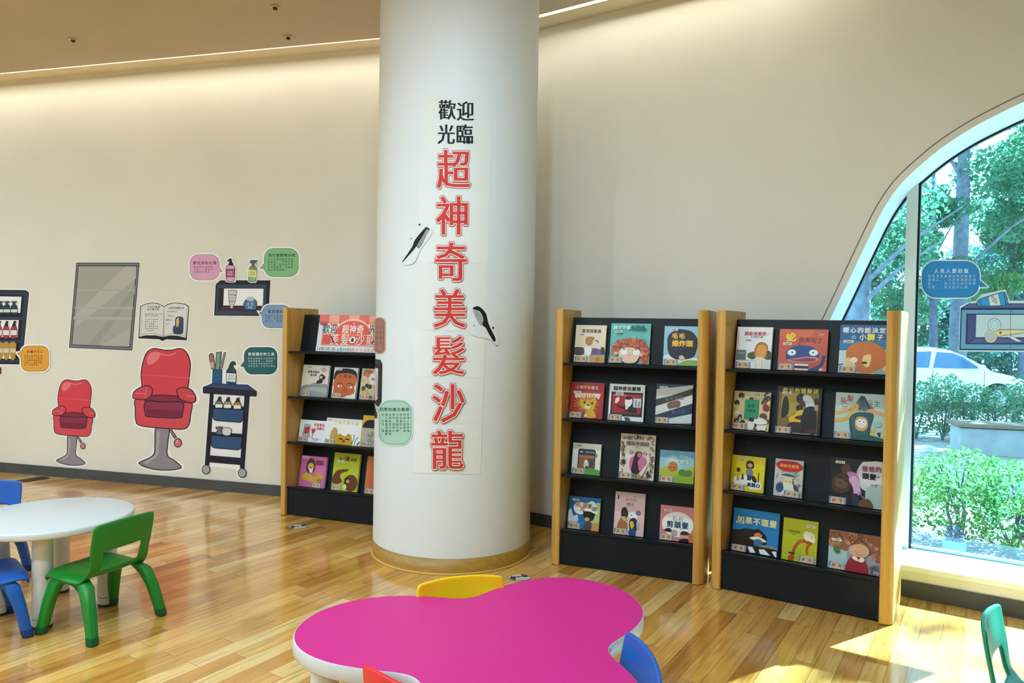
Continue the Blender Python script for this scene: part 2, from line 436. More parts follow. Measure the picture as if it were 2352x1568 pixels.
for xx, yy in ((-5.6, -2.4), (-3.2, -2.4), (-0.8, -2.4), (-6.6, 0.2), (-4.4, 0.2), (-2.2, 0.2), (-1.3, 0.6), (-6.2, 2.2), (-4.4, 2.2), (-2.8, 1.6), (-5.4, 3.7), (-7.0, 4.4), (-0.3, 2.4)):
    downlight(xx, yy)
def sprinkler(px, py, label):
    p = on_floor(px, py, H_CEIL)
    t = thing('ceiling_sprinkler', label, 'sprinkler', p)
    q = MB(); q.lathe([(0.030, -0.0005), (0.034, -0.004), (0.028, -0.007), (0.016, -0.007)], M('#d8c6a6', 0.5), 20); q.build('rose', t)
    q = MB(); q.lathe([(0.016, -0.006), (0.014, -0.020), (0.006, -0.024)], M('#4a3a26', 0.5), 16); q.build('head', t)
sprinkler(632, 15, 'small ceiling sprinkler above the white banner column, close beside it')
sprinkler(168, 90, 'small ceiling sprinkler above the drawn mirror, far from the column')
sprinkler(662, 84, 'faint flush ceiling sprinkler next to the cove edge')

# ------------------------------------------------------------------ flat artwork: polygons and lettering laid in thin layers
_G = {}
def glyph(ch, off=0.0):
    k = (ch, off)
    if k not in _G:
        c = bpy.data.curves.new('lettering', 'FONT'); c.body = ch; c.size = 1; c.resolution_u = 2; c.offset = off
        o = bpy.data.objects.new('lettering', c); COL.objects.link(o)
        dg = bpy.context.evaluated_depsgraph_get(); dg.update()
        me = o.evaluated_get(dg).to_mesh()
        _G[k] = ([(v.co.x, v.co.y) for v in me.vertices], [tuple(p.vertices) for p in me.polygons])
        bpy.data.objects.remove(o); bpy.data.curves.remove(c)
    return _G[k]
def smooth(pts, n=6, closed=True):
    out = []; N = len(pts)
    for i in range(N if closed else N - 1):
        if closed: p = [pts[(i + k - 1) % N] for k in range(4)]
        else: p = [pts[min(max(i + k - 1, 0), N - 1)] for k in range(4)]
        for j in range(n):
            t = j / n
            out.append(tuple(0.5 * (2 * p[1][a] + (p[2][a] - p[0][a]) * t + (2 * p[0][a] - 5 * p[1][a] + 4 * p[2][a] - p[3][a]) * t * t + (3 * p[1][a] - p[0][a] - 3 * p[2][a] + p[3][a]) * t ** 3) for a in (0, 1)))
    if not closed: out.append(tuple(pts[-1]))
    return out
def area2(p): return sum(a[0] * b[1] - b[0] * a[1] for a, b in zip(p, p[1:] + p[:1]))
def grow(pts, d):
    if area2(pts) < 0: pts = pts[::-1]
    out = []; N = len(pts)
    for i in range(N):
        a, p, b = (Vector(pts[(i + k) % N]) for k in (-1, 0, 1))
        e1, e2 = (p - a), (b - p)
        if e1.length < 1e-6 or e2.length < 1e-6: continue
        e1.normalize(); e2.normalize()
        n1, n2 = Vector((e1.y, -e1.x)), Vector((e2.y, -e2.x)); nn = n1 + n2
        if nn.length < 0.2: nn = n1.copy()
        nn.normalize(); k = d / max(nn.dot(n1), 0.5)
        out.append((p.x + nn.x * k, p.y + nn.y * k))
    return out
def nums(s):
    v = [float(q) for q in s.replace(',', ' ').split()]; return list(zip(v[::2], v[1::2]))
class Art:
    """elements are (verts2d, faces, colour); asp = height of a unit of v over the width of a unit of u"""
    def __init__(s, asp=1.0, tf=None): s.e = []; s.asp = asp; s.tf = tf or (lambda p: p); s.base = None
    def poly(s, pts, c):
        pts = [s.tf(p) for p in pts]
        s.e.append((pts, [tuple(range(len(pts)))], c)); return s
    def P(s, t, c): return s.poly(nums(t), c)
    def C(s, t, c, n=6): return s.poly(smooth(nums(t), n), c)
    def R(s, x0, y0, x1, y1, c): return s.poly([(x0, y0), (x1, y0), (x1, y1), (x0, y1)], c)
    def RR(s, x0, y0, x1, y1, r, c, n=5):
        ry = r / s.asp; pts = []
        for cx, cy, a in ((x1 - r, y0 + ry, -90), (x1 - r, y1 - ry, 0), (x0 + r, y1 - ry, 90), (x0 + r, y0 + ry, 180)):
            for k in range(n + 1):
                t = math.radians(a + 90 * k / n); pts.append((cx + r * math.cos(t), cy + ry * math.sin(t)))
        return s.poly(pts, c)
    def E(s, cx, cy, rx, ry, c, a0=0, a1=360, rot=0, n=28):
        pts = []; q = math.radians(rot)
        for k in range(n + (0 if a1 - a0 >= 360 else 1)):
            t = math.radians(a0 + (a1 - a0) * k / n); x, y = rx * math.cos(t), ry * math.sin(t)
            pts.append((cx + x * math.cos(q) - y * math.sin(q), cy + x * math.sin(q) + y * math.cos(q)))
        return s.poly(pts, c)
    def L(s, t, wd, c, sm=True, taper=False):
        p = nums(t) if isinstance(t, str) else t
        if sm and len(p) > 2: p = smooth(p, 5, False)
        l, r = [], []; N = len(p)
        for i in range(N):
            a = Vector(p[max(i - 1, 0)]); b = Vector(p[min(i + 1, N - 1)]); d = (b - a); d.y *= s.asp
            d = d.normalized() if d.length > 0 else Vector((1, 0)); ww = wd / 2 * ((1 - 0.85 * i / (N - 1)) if taper else 1)
            l.append((p[i][0] - d.y * ww, p[i][1] + d.x * ww / s.asp)); r.append((p[i][0] + d.y * ww, p[i][1] - d.x * ww / s.asp))
        return s.poly(l + r[::-1], c)
    def O(s, pts, c, line, wd):
        """filled shape with a drawn outline"""
        if isinstance(pts, str): pts = nums(pts)
        s.poly(grow(pts, wd / 2), line); return s.poly(grow(pts, -wd / 2), c)
    def OC(s, t, c, line, wd, n=6): return s.O(smooth(nums(t), n), c, line, wd)
    def T(s, txt, cx, cy, size, c, off=0.012, sx=1.0, sp=1.04, rot=0.0, sy=1.0, xs=0.0, vert=False):
        """lettering centred on cx, cy; size in u units; xs thickens the upright strokes only"""
        q = math.radians(rot); V, Fc, Hs = [], [], []
        adv = [1.0 if ord(ch) > 0x2e00 else 0.62 for ch in txt]
        r = max(off - 0.004, 0.0)
        if off <= 0.014: ring, base = [(0, 0)], 0.0
        else:
            n = 14 if off > 0.03 else 8
            ring, base = [(0, 0)] + [(r * math.cos(2 * PI * k / n), r * math.sin(2 * PI * k / n)) for k in range(n)], 0.0
        if xs: ring = [(x + d, y) for d in (-xs, 0, xs) for x, y in ring]
        tot = sum(adv); x = -tot / 2
        for i, ch in enumerate(txt):
            mid = x + adv[i] / 2; x += adv[i]
            if ch == ' ': continue
            gv, gf = glyph(ch, base)
            for ci, (dx, dy) in enumerate(ring):
                b = len(V)
                for gx, gy in gv:
                    lx = (gx - adv[i] / 2 + dx) * size * sx + mid * size * sx * sp
                    ly = -(gy - 0.38 + dy) * size * sy
                    V.append(s.tf((cx + lx * math.cos(q) - ly * math.sin(q), cy + (lx * math.sin(q) + ly * math.cos(q)) / s.asp)))
                    Hs.append(ci * 1.2e-5)
                Fc += [tuple(b + k for k in f) for f in gf]
        if V: s.e.append((V, Fc, c, Hs))
        return s
    def lines(s, rows, x, y, size, dy, c, **kw):
        """left-aligned rows of small print"""
        for i, r in enumerate(rows):
            if r: s.T(r, x + sum(1.0 if ord(q) > 0x2e00 else 0.62 for q in r) * size * 1.04 / 2, y + i * dy, size * 0.78, c, sp=1.33, **kw)
        return s
    def into(s, mb, mp, cut=None, h0=0.0010, dh=0.00012, slab=True, rough=0.6):
        h = h0 - dh
        for i, el in enumerate(s.e):
            V, Fc, c = el[:3]; hs = el[3] if len(el) > 3 else None
            h += dh
            bm = bmesh.new(); vs = [bm.verts.new((p[0], p[1], hs[j] if hs else 0)) for j, p in enumerate(V)]
            for f in Fc:
                try: bm.faces.new([vs[k] for k in f])
                except ValueError: pass
            if cut:
                xs = [p[0] for p in V]; k = math.ceil((min(xs) + 1e-4) / cut)
                while k * cut < max(xs) - 1e-4:
                    bmesh.ops.bisect_plane(bm, geom=bm.verts[:] + bm.edges[:] + bm.faces[:], dist=1e-5, plane_co=(k * cut, 0, 0), plane_no=(1, 0, 0)); k += 1
            bmesh.ops.recalc_face_normals(bm, faces=bm.faces)
            bm.verts.index_update()
            pts = [mp(v.co.x, v.co.y, h + v.co.z) for v in bm.verts]
            fs = [[v.index for v in f.verts] for f in bm.faces]
            for f in fs:      # face the viewer
                pass
            mt = c if not isinstance(c, str) else M(c, rough)
            mb.add(pts, fs, mt)
            if i == 0 and slab:
                be = [e for e in bm.edges if len(e.link_faces) == 1]
                b0 = [mp(v.co.x, v.co.y, 0.0002) for v in bm.verts]
                for e in be:
                    a, b = e.verts[0].index, e.verts[1].index
                    mb.add([pts[a], pts[b], b0[b], b0[a]], [(0, 1, 2, 3)], mt)
            if hs: h += max(hs)
            bm.free()

# sight line through a pixel of the frame onto a real curved surface of the place
def shell(cx, cy, R, inside):
    def mp(x, y, h):
        r = ray(x, y); R2 = R - h if inside else R + h
        a = r.x ** 2 + r.y ** 2; b = -2 * (r.x * cx + r.y * cy); c = cx * cx + cy * cy - R2 * R2
        t = (-b + (1 if inside else -1) * math.sqrt(max(b * b - 4 * a * c, 0))) / (2 * a)
        return Vector((r.x * t, r.y * t, EYE + r.z * t))
    return mp
def flat(n, d):
    """the same on a flat wall: n its outward plan direction, h measured back into the room"""
    def mp(x, y, h):
        r = ray(x, y); t = (n.dot(W0) + d - h) / (r.x * n.x + r.y * n.y)
        return Vector((r.x * t, r.y * t, EYE + r.z * t))
    return mp
ON_WALL = flat(N_L, 0.0)
ON_GLASS = flat(N_R, GLASS_D - 0.002)
ON_COL = shell(CC.x, CC.y, CR, False)
def decal(name, label, cat, art, mp, cut, group=None, h0=0.001):
    mb = MB(); art.into(mb, mp, cut, h0=h0)
    c = sum(mb.v, Vector((0, 0, 0))) / len(mb.v)
    return tag(mb.build(name, loc=c), label, cat, group)
def cz(ox, oy, k): return lambda p: (p[0] / k + ox, p[1] / k + oy)
INK = '#1d1820'
def bubble(x0, y0, x1, y1, r, tail, c, edge, halo='#f4f2ee', tw=14, slant=0.0):
    """speech bubble outline: rounded box whose tail springs from the nearest side"""
    box = []
    for cx, cy, a in ((x1 - r, y0 + r, -90), (x1 - r, y1 - r, 0), (x0 + r, y1 - r, 90), (x0 + r, y0 + r, 180)):
        for k in range(7):
            t = math.radians(a + 15 * k); box.append((cx + r * math.cos(t), cy + r * math.sin(t)))
    tx, ty = tail
    side = x1 if tx > x1 else x0
    yb = min(max(ty - (6 if ty > (y0 + y1) / 2 else -6), y0 + r), y1 - r)
    out = []
    for i, p in enumerate(box):
        out.append(p); q = box[(i + 1) % len(box)]
        if abs(p[0] - side) < 0.01 and abs(q[0] - side) < 0.01:
            d = 1 if q[1] > p[1] else -1
            out += [(side, yb - d * tw / 2), (tx, ty), (side, yb + d * tw / 2)]
    a = Art()
    a.poly(grow(out, 3.2), halo); a.poly(out, edge); a.poly(grow(out, -1.4), c)
    return a

# ---- decals on the curved wall
k1 = cz(0, 550, 4.4795); k2 = cz(400, 540, 4.9); k3 = cz(90, 780, 4.0552)
# drawn shelf of products at the frame's edge
a = Art(tf=k1)
a.P('-300 500 265 506 314 542 258 1118 212 1300 -300 1290', '#efece8')
a.P('-290 512 265 520 300 545 245 1110 200 1285 -290 1275', '#20202c')
a.P('-290 530 258 540 292 556 232 1095 190 1262 -290 1250', '#30384c')
a.P('-280 555 250 570 205 1100 185 1240 -280 1230', '#1c1a24')
a.P('-280 580 222 588 207 755 -280 745', '#f1f0f2'); a.P('-280 825 193 828 180 1005 -280 1000', '#f1f0f2'); a.P('-280 1062 170 1066 157 1228 -280 1220', '#f1eee6')
a.P('-280 790 240 800 238 822 -280 815', '#32405a'); a.P('-280 1030 215 1038 212 1058 -280 1052', '#32405a')
for x in (-130, -65, 5, 72, 145):
    a.C(f'{x-33} 760 {x-33} 690 {x-12} 665 {x+14} 665 {x+33} 690 {x+33} 760', '#243b40'); a.R(x - 32, 718, x + 32, 748, '#d8dedc'); a.P(f'{x-14} 668 {x-20} 650 {x-30} 640 {x-26} 632 {x+30} 634 {x+32} 648 {x+14} 652 {x+14} 668', '#3c4a50')
for x in (-140, -60, -15, 62, 142):
    a.C(f'{x-32} 1000 {x-34} 920 {x-16} 890 {x+16} 890 {x+34} 920 {x+30} 1000 {x} 1016', '#a23850'); a.R(x - 31, 932, x + 31, 982, '#ece4e2'); a.P(f'{x-20} 892 {x} 836 {x+22} 838 {x+26} 856 {x+14} 856 {x+22} 892', '#241e26')
for x in (-140, -70, -2, 64, 132):
    a.C(f'{x-32} 1068 {x+32} 1068 {x+20} 1222 {x-20} 1222', '#b78e42', 3); a.R(x - 29, 1120, x + 29, 1164, '#cfc7b6')
decal('shelf_decal', 'printed wall decal of a dark shelf with spray bottles, pink bottles and tan tubes', 'wall decal', a, ON_WALL, None)
a = bubble(48, 793.5, 112.5, 853, 17, (38.6, 810), '#e0a03c', '#b0803a')
a.T('修護不可少', 80, 807.5, 6.6, '#5a3410', off=0.02, sp=1.15)
a.lines(['讓髮絲柔順有光澤', '每天使用。一點點', '。保護受損髮絲不', '毛躁。。輕輕按摩', '後。沖洗乾淨'], 55, 817, 5.1, 5.1, '#6a4414')
decal('speech_bubble_decal', 'orange speech bubble decal pointing at the drawn product shelf', 'wall decal', a, ON_WALL, None, h0=0.0062)
a = Art(tf=k1).P('-30 1318 12 1312 16 1380 -30 1392', '#6a2226').P('-30 1330 5 1326 4 1372 -30 1380', '#a04044')
decal('decal_fragment', 'dark red scrap of a decal under the drawn product shelf', 'wall decal', a, ON_WALL, None)
# mirror
a = Art(tf=k1).P('780 230 1444 230 1366 1148 702 1118', '#eceae4').P('785 237 1437 237 1360 1140 710 1112', INK)
a.P('792 244 1429 244 1353 1132 718 1105', '#77767f').P('803 266 1412 268 1338 1110 736 1086', INK).P('809 274 1404 276 1331 1102 743 1079', '#a3a198')
a.P('1290 275 1404 276 1398 400 780 900 790 760', '#b3b0a7').P('1392 470 1386 560 1000 1088 910 1085', '#979a92').P('1345 900 1331 1102 1040 1093', '#aeaaa4')
a.P('792 506 1388 510 1386 532 790 526', '#aaa9a0').P('771 690 1371 694 1369 716 769 710', '#adaca4').P('758 790 1360 798 1357 830 756 822', '#adaca4')
decal('mirror_decal', 'grey framed mirror drawn on creased paper on the wall', 'wall decal', a, ON_WALL, None)
# open book
a = Art(tf=k1)
bk = 'M'
ol = nums('1441 684 1500 660 1560 648 1620 652 1690 684 1730 660 1790 648 1850 652 1905 660 1947 686 1922 1036 1712 1026 1668 1044 1640 1026 1424 1016')
a.poly(grow(ol, 8), '#f0efec'); a.poly(ol, INK)
a.P('1448 690 1500 668 1560 655 1620 660 1688 692 1676 1000 1600 985 1500 985 1434 1000', '#dad8d6').P('1690 692 1735 668 1790 655 1850 660 1903 668 1938 692 1912 1012 1840 990 1750 985 1680 1000', '#dcdad8')
a.L('1452 975 1530 968 1600 972 1672 988', 4, '#7a7780').L('1682 988 1750 970 1840 974 1908 998', 4, '#7a7780').R(1686, 692, 1690, 1000, '#8a8890')
a.L('1459 700 1450 990', 3, '#8a8890', sm=False).L('1927 700 1903 1004', 3, '#8a8890', sm=False)
a.T('不同的理髮', 1578, 692, 25, '#3a3640', sp=1.15).T('有什麼不同', 1575, 718, 25, '#3a3640', sp=1.0)
a.lines(['理髮師會用不同的工具來', '剪出不一樣的造型'], 1484, 766, 17, 17, '#5a5660'); a.lines(['剪刀梳子吹風機', '推剪。打薄剪', '和。水噴壺', '每一種都有功用', '使用前後要清潔', '。保持乾淨'], 1490, 822, 19, 23, '#5a5660')
a.T('人最早的理髮工具', 1808, 703, 20, '#3a3640'); a.T('石片磨成的刀', 1772, 740, 17, '#77737c'); a.T('很鋒利', 1752, 786, 17, '#8a8690'); a.T('電剪刀', 1735, 827, 20, '#4a4650'); a.T('方便', 1720, 868, 17, '#8a8690')
a.C('1802 830 1815 798 1850 792 1884 806 1886 860 1884 930 1876 965 1830 975 1790 965 1778 930 1785 890 1800 880', '#35486a').C('1816 818 1840 806 1840 870 1820 900 1812 860', '#d9ae6a').C('1780 925 1830 915 1880 930 1876 962 1830 974 1790 964', '#2b3d5e')
decal('open_book_decal', 'open book with print and a blue clipper drawn on the wall', 'wall decal', a, ON_WALL, None)
# pump bottle, spray bottle, two-cell shelf and their bubbles
a = bubble(436, 584, 504, 643, 20, (511.8, 624.6), '#dca3c6', '#a87a98', tw=12)
a.T('要洗得有光澤', 470, 603.5, 8.2, '#8a2a5c', off=0.02, sp=1.12); a.lines(['輕輕搓出泡泡再', '洗頭。。慢慢來', '按摩後沖乾淨'], 444, 612.5, 6.2, 6.0, '#8a3a64')
decal('speech_bubble_decal', 'pink speech bubble decal beside the drawn pump bottle', 'wall decal', a, ON_WALL, None)
a = bubble(606.5, 569.8, 686, 635.6, 22, (596, 616.6), '#83b987', '#5e8862', tw=12)
a.T('為什麼要噴水呢', 647, 585.8, 8.0, '#1c4a22', off=0.02, sp=1.12); a.lines(['水可以讓頭髮變得柔', '順好梳。。剪髮的時', '候不會。亂飛也不會', '把衣服弄濕。很重要', '噴水時要閉眼'], 614, 595, 6.4, 6.1, '#2a5a30')
decal('speech_bubble_decal', 'green speech bubble decal beside the drawn trigger spray', 'wall decal', a, ON_WALL, None)
a = Art(tf=k2)
out = '572 500 572 350 590 320 602 290 590 275 620 250 655 250 665 300 690 330 695 500 680 530 600 530'
a.C(out, '#f2f0ee', 3)
a.OC('584 480 582 380 590 350 612 332 650 330 676 350 684 380 678 490 660 520 600 520', '#d9a9c6', INK, 6, 4).R(584, 378, 682, 472, '#8e3a64').R(586, 392, 680, 460, '#a8557d').P('608 340 612 318 622 298 600 292 602 280 632 258 648 270 652 300 668 322 664 342', INK)
a.T('洗髮', 628, 412, 24, '#f4e6ee', sp=1.3).T('護髮', 630, 440, 24, '#f4e6ee', sp=1.3)
decal('pump_bottle_decal', 'decal of a pink shampoo pump bottle standing on the drawn shelf', 'wall decal', a, ON_WALL, None, h0=0.0042)
a = Art(tf=k2)
a.C('826 500 826 380 850 330 838 300 846 270 945 262 955 310 925 345 936 390 930 520 890 536 840 530', '#f2f0ee', 3)
a.OC('838 500 842 390 856 356 880 342 910 346 926 372 928 400 920 500 910 520 850 520', '#8fb98a', INK, 6, 4).P('846 370 870 345 905 345 926 380 926 392 842 388', '#7d8a62').P('840 388 926 394 922 472 838 466', '#dfe89a')
a.P('870 346 872 318 850 312 852 290 872 276 942 282 944 296 924 302 934 326 924 330 910 306 906 346', '#5a5560').T('順髮', 882, 418, 24, '#2a3018', sp=1.3).T('噴霧水', 882, 444, 20, '#2a3018', sp=1.1)
decal('spray_bottle_decal', 'decal of a green trigger spray bottle standing on the drawn shelf', 'wall decal', a, ON_WALL, None, h0=0.0042)
a = Art(tf=k2)
a.P('462 545 520 498 1092 500 1078 800 1020 850 960 920 440 912', '#efedec').P('468 552 520 506 1084 508 1068 790 955 908 450 904', '#1f1d2a').P('486 556 1040 552 1030 858 948 896 466 894', '#39435a').P('500 594 1012 596 1000 856 490 852', '#201c28').P('562 600 1006 602 998 794 552 790', '#f3f2f5').P('548 800 1000 806 996 850 500 848', '#43283a')
a.O('610 622 650 614 706 624 690 740 664 802 662 826 630 822 630 800 616 740', '#c9c7c4', INK, 5).L('612 668 702 674', 5, INK, sm=False).L('616 742 690 744', 5, INK, sm=False)
a.OC('782 770 800 735 830 720 900 720 928 750 930 800 915 835 850 842 800 830 784 800', '#4a6f9f', INK, 6, 4).C('820 716 820 700 860 692 900 700 898 716 888 742 828 738', '#b9bcc4', 4).T('定型', 855, 774, 34, '#cfe0f2', sp=1.3).T('髮蠟', 855, 812, 26, '#cfe0f2')
decal('box_shelf_decal', 'decal of a dark box shelf holding a grey tube and a blue jar', 'wall decal', a, ON_WALL, None)
a = bubble(601.5, 700, 668, 753, 18, (594.3, 715.8), '#7d9cc0', '#5a7694', tw=10)
a.T('能定型的髮', 637, 715, 8.0, '#1e3a5c', off=0.02, sp=1.12); a.lines(['髮蠟可以把髮型固定', '不變。想要怎麼抓', '都可以。很有型'], 608, 725, 6.3, 6.0, '#24446a')
decal('speech_bubble_decal', 'slate blue speech bubble decal half hidden by a wooden bookcase post', 'wall decal', a, ON_WALL, None, h0=0.005)
# barber chairs
def barber(label, tf):
    a = Art(tf=tf); W = 9
    for o_ in ('900 560 868 520 872 480 940 430 955 400 946 300 972 180 1008 104 1065 76 1180 92 1300 76 1354 90 1396 150 1414 230 1396 445 1430 462 1478 530 1466 585 1424 600 1414 720 1400 800 1350 838 1250 838 1210 850 1210 1080 1330 1170 1325 1205 1230 1224 1100 1222 980 1192 922 1158 935 1132 1058 1066 1070 850 930 805 890 740',):
        a.poly(grow(smooth(nums(o_), 4), 14), '#f3f0ec')
    a.P('1205 836 1236 836 1285 908 1258 922', INK); a.P('1214 844 1232 844 1274 906 1262 912', '#8a868e'); a.E(1292, 960, 38, 44, INK); a.E(1292, 960, 30, 36, '#cf6a74'); a.E(1284, 948, 13, 14, '#dc8a90')
    a.OC('1090 815 1205 824 1198 960 1195 1075 1260 1125 1320 1178 1310 1198 1230 1212 1100 1210 980 1182 934 1154 942 1138 1063 1072 1078 960', '#8f8790', INK, W)
    a.L('1112 850 1102 1000 1090 1075 985 1150', 22, '#a9a3aa')
    a.OC('900 555 895 640 898 740 930 795 1080 818 1250 830 1350 830 1395 790 1410 700 1418 580 1290 510 1040 505', '#d04a58', INK, W)
    a.OC('985 530 955 400 950 300 975 180 1010 110 1065 82 1120 88 1180 98 1240 95 1300 82 1350 95 1390 150 1408 230 1400 330 1385 450 1370 530 1180 540', '#d2404f', INK, W)
    a.C('1004 180 1030 130 1080 112 1122 124 1118 170 1060 222 1020 230 1006 212', '#e07a80').L('1120 128 1170 142 1225 140 1275 122', 9, '#e58a90').P('962 318 1402 350 1400 362 964 330', '#d85a66')
    a.OC('1000 520 1300 524 1345 570 1335 590 1000 578', '#852a48', INK, W, 2).OC('990 576 1160 580 1335 584 1333 690 1312 726 1160 724 1010 714 988 690', '#8c3150', INK, W, 3).P('1000 645 1328 662 1328 690 1308 716 1012 704 998 688', '#782442')
    a.OC('880 545 874 510 890 478 940 445 1000 427 1040 440 1056 474 1038 525 1000 553 940 556', '#cc4452', INK, W).OC('1282 478 1302 452 1360 446 1420 470 1455 525 1456 565 1440 582 1400 585 1340 566 1304 540', '#cc4452', INK, W)
    a.L('890 498 990 500', 8, '#dd7a82', sm=False).L('1005 450 988 540', 7, '#dd7a82', sm=False).L('1370 520 1450 532', 8, '#dd7a82', sm=False)
    return decal('barber_chair_decal', label, 'wall decal', a, ON_WALL, None)
barber('big red barber chair decal under the drawn open book', k3)
barber('small red barber chair decal under the drawn mirror', lambda p: k3((123 + (p[0] - 875) * .682, 372 + (p[1] - 82) * .704)))
# trolley
a = Art(tf=k3); NV = '#1d1a30'
a.poly(grow(nums('1525 440 1600 400 1612 270 1580 130 1620 125 1640 170 1650 112 1700 108 1740 110 1700 280 1740 300 1790 200 1830 205 1840 270 1832 405 1945 415 2028 480 2025 530 1962 540 1915 1200 1935 1240 1900 1288 1855 1275 1848 1200 1590 1170 1600 1210 1560 1255 1515 1230 1512 1190 1545 1150 1590 505 1520 500'), 10), '#f3f1ef')
a.P('1622 505 1915 525 1872 1160 1582 1150', '#eeedf0')
a.OC('1584 140 1620 132 1632 200 1640 270 1608 272 1592 210', '#9c6a62', INK, 6, 3).P('1590 215 1625 205 1630 258 1600 262', '#c8a49c').O('1650 118 1700 112 1690 200 1676 285 1640 285', '#7d9a80', INK, 6)
for y in range(130, 215, 12): a.L(f'1680 {y} 1700 {y-1}', 4, INK, sm=False)
a.O('1722 116 1738 118 1706 260 1684 270', '#8f9490', INK, 5)
a.O('1618 285 1702 275 1698 430 1612 426', '#1f5a86', NV, 6).OC('1748 410 1744 300 1760 268 1790 205 1825 210 1826 236 1808 230 1812 262 1834 300 1828 434 1790 440', '#2a4452', INK, 6, 3).P('1745 310 1832 316 1828 394 1743 386', '#ecebea').T('造型', 1787, 336, 26, '#6a6660').T('護髮油', 1787, 364, 22, '#6a6660').P('1742 390 1828 398 1826 430 1745 424', '#1d4a6a')
a.P('1582 1075 1885 1100 1876 1166 1580 1140', NV)
a.O('1592 500 1622 503 1582 1165 1545 1163', NV, INK, 5).O('1914 518 1958 525 1910 1196 1872 1192', NV, INK, 5)
a.P('1618 606 1908 622 1906 650 1616 640', NV).P('1604 858 1890 876 1888 905 1602 890', NV)
for x, y, c in ((1674, 0, '#6a6c5c'), (1754, 4, '#a08c7c'), (1845, 10, '#a8803c')):
    a.OC(f'{x-33} {y+628} {x-33} {y+590} {x-12} {y+562} {x+14} {y+562} {x+34} {y+590} {x+33} {y+632}', c, INK, 5, 3).R(x - 32, y + 600, x + 32, y + 632, '#e8e6e2').P(f'{x-20} {y+572} {x-4} {y+530} {x+22} {y+528} {x+20} {y+546} {x+26} {y+572}', '#2a2830')
a.OC('1650 878 1654 850 1668 838 1648 828 1650 812 1704 810 1702 826 1694 842 1708 880', '#6a6c70', INK, 5, 3).OC('1712 884 1706 826 1750 820 1788 832 1776 888', '#d8d4d0', INK, 5, 3)
a.O('1618 640 1905 650 1898 728 1890 752 1870 768 1654 752 1630 744 1618 724', '#2e5079', NV, 7).O('1604 890 1890 906 1882 984 1874 1010 1852 1024 1634 1006 1610 996 1600 974', '#2e5079', NV, 7)
a.P('1524 440 1610 406 1942 418 2026 480 2022 528 1524 498', INK).P('1536 438 1612 412 1938 424 2012 476', '#36466e').P('1530 448 2018 484 2016 520 1530 492', '#221f36')
a.E(1554, 1208, 40, 45, INK).E(1554, 1208, 33, 38, '#a9a7a8').E(1891, 1240, 40, 45, INK).E(1891, 1240, 33, 38, '#a9a7a4')
decal('trolley_decal', 'decal of a dark blue salon trolley on two grey wheels', 'wall decal', a, ON_WALL, None)
a = bubble(560.5, 797, 637, 859.5, 19, (551, 841), '#1f6268', '#123c40', tw=11)
a.T('要保護好的工具', 600, 813, 7.8, '#e6f0ee', off=0.02, sp=1.12); a.lines(['使用後都要把工具擦乾淨', '再放回推車。。排整齊', '下次要用的時候就可以', '很快找到。不會手忙腳亂'], 569, 823, 5.6, 5.8, '#d2e4e2')
decal('speech_bubble_decal', 'dark teal speech bubble decal beside the drawn salon trolley', 'wall decal', a, ON_WALL, None)

# ---- decals on the window glass
k5 = cz(2050, 560, 4.9)
a = bubble(2118, 599.5, 2250, 683, 32, (2268, 658), '#2f86c8', '#1f5f9c', halo='#cfe6f0', tw=16)
a.T('人見人愛的髮', 2185, 622, 11, '#cfe6f6', off=0.02, sp=1.25); a.lines(['讓我來看看適合你的髮型什', '麼樣子。。大家都喜歡的造', '型。。。讓人見人愛的你更', '可愛。。每天都好心情'], 2130, 634, 9.0, 8.4, '#bcdcf2')
decal('window_bubble_decal', 'blue speech bubble decal stuck on the arched window', 'window decal', a, ON_GLASS, None)
a = Art(tf=k5)
a.P('745 1210 760 700 855 655 940 640 1000 570 1270 510 1320 640 2300 640 2290 1225', '#d5e6ee').P('752 1195 768 722 860 668 2280 670 2270 1205', '#27305e').P('766 1180 780 742 2262 742 2254 1192', '#6ba6c8').P('780 720 864 676 2274 678 2268 712', '#5a6a9e')
a.P('822 1128 832 785 2200 790 2196 1136', '#252b58').P('838 1124 846 796 942 796 934 1056', '#4c5488').P('858 1118 934 1062 2190 1062 2190 1118', '#5a639a').P('944 796 2190 800 2190 1052 936 1050', '#c6dce8')
a.O('946 668 960 636 996 612 1240 540 1270 548 1292 610 1296 670 1270 692 1000 698 960 698', '#3f9ad6', '#16305e', 6).P('1084 596 1186 562 1214 690 1098 694', '#dfe6e6').L('984 632 1000 694', 6, '#16305e', sm=False).T('髮膠', 1130, 620, 36, '#3a5a6a', rot=80).T('定型', 1162, 640, 36, '#3a5a6a', rot=80).L('1252 552 1280 690', 6, '#16305e', sm=False)
INKB = '#5a5a6c'
def ring(a, cx, cy, r0, r1, c, hole):
    a.E(cx, cy, r0 + 4, r0 + 5, INKB).E(cx, cy, r0, r0 + 1, c).E(cx, cy, r1 + 3, r1 + 3, INKB).E(cx, cy, r1, r1, hole)
a.O('1120 960 1200 950 1460 1100 1400 1100', '#d3e4ea', INKB, 4); ring(a, 1147, 912, 70, 46, '#cfe2ea', '#c6dce8')
a.O('1060 1010 1210 968 1340 965 1560 972 1620 980 1380 1012 1190 1040', '#e6d9ac', INKB, 5); ring(a, 1107, 1044, 66, 46, '#e6d9ac', '#b6c2d4'); a.E(1216, 998, 14, 14, '#9a5a4a'); a.L('1332 672 1322 1195', 4, '#4a5a80', sm=False)
decal('window_shelf_decal', 'decal of a blue shelf with tube and scissors stuck on the window', 'window decal', a, ON_GLASS, None)

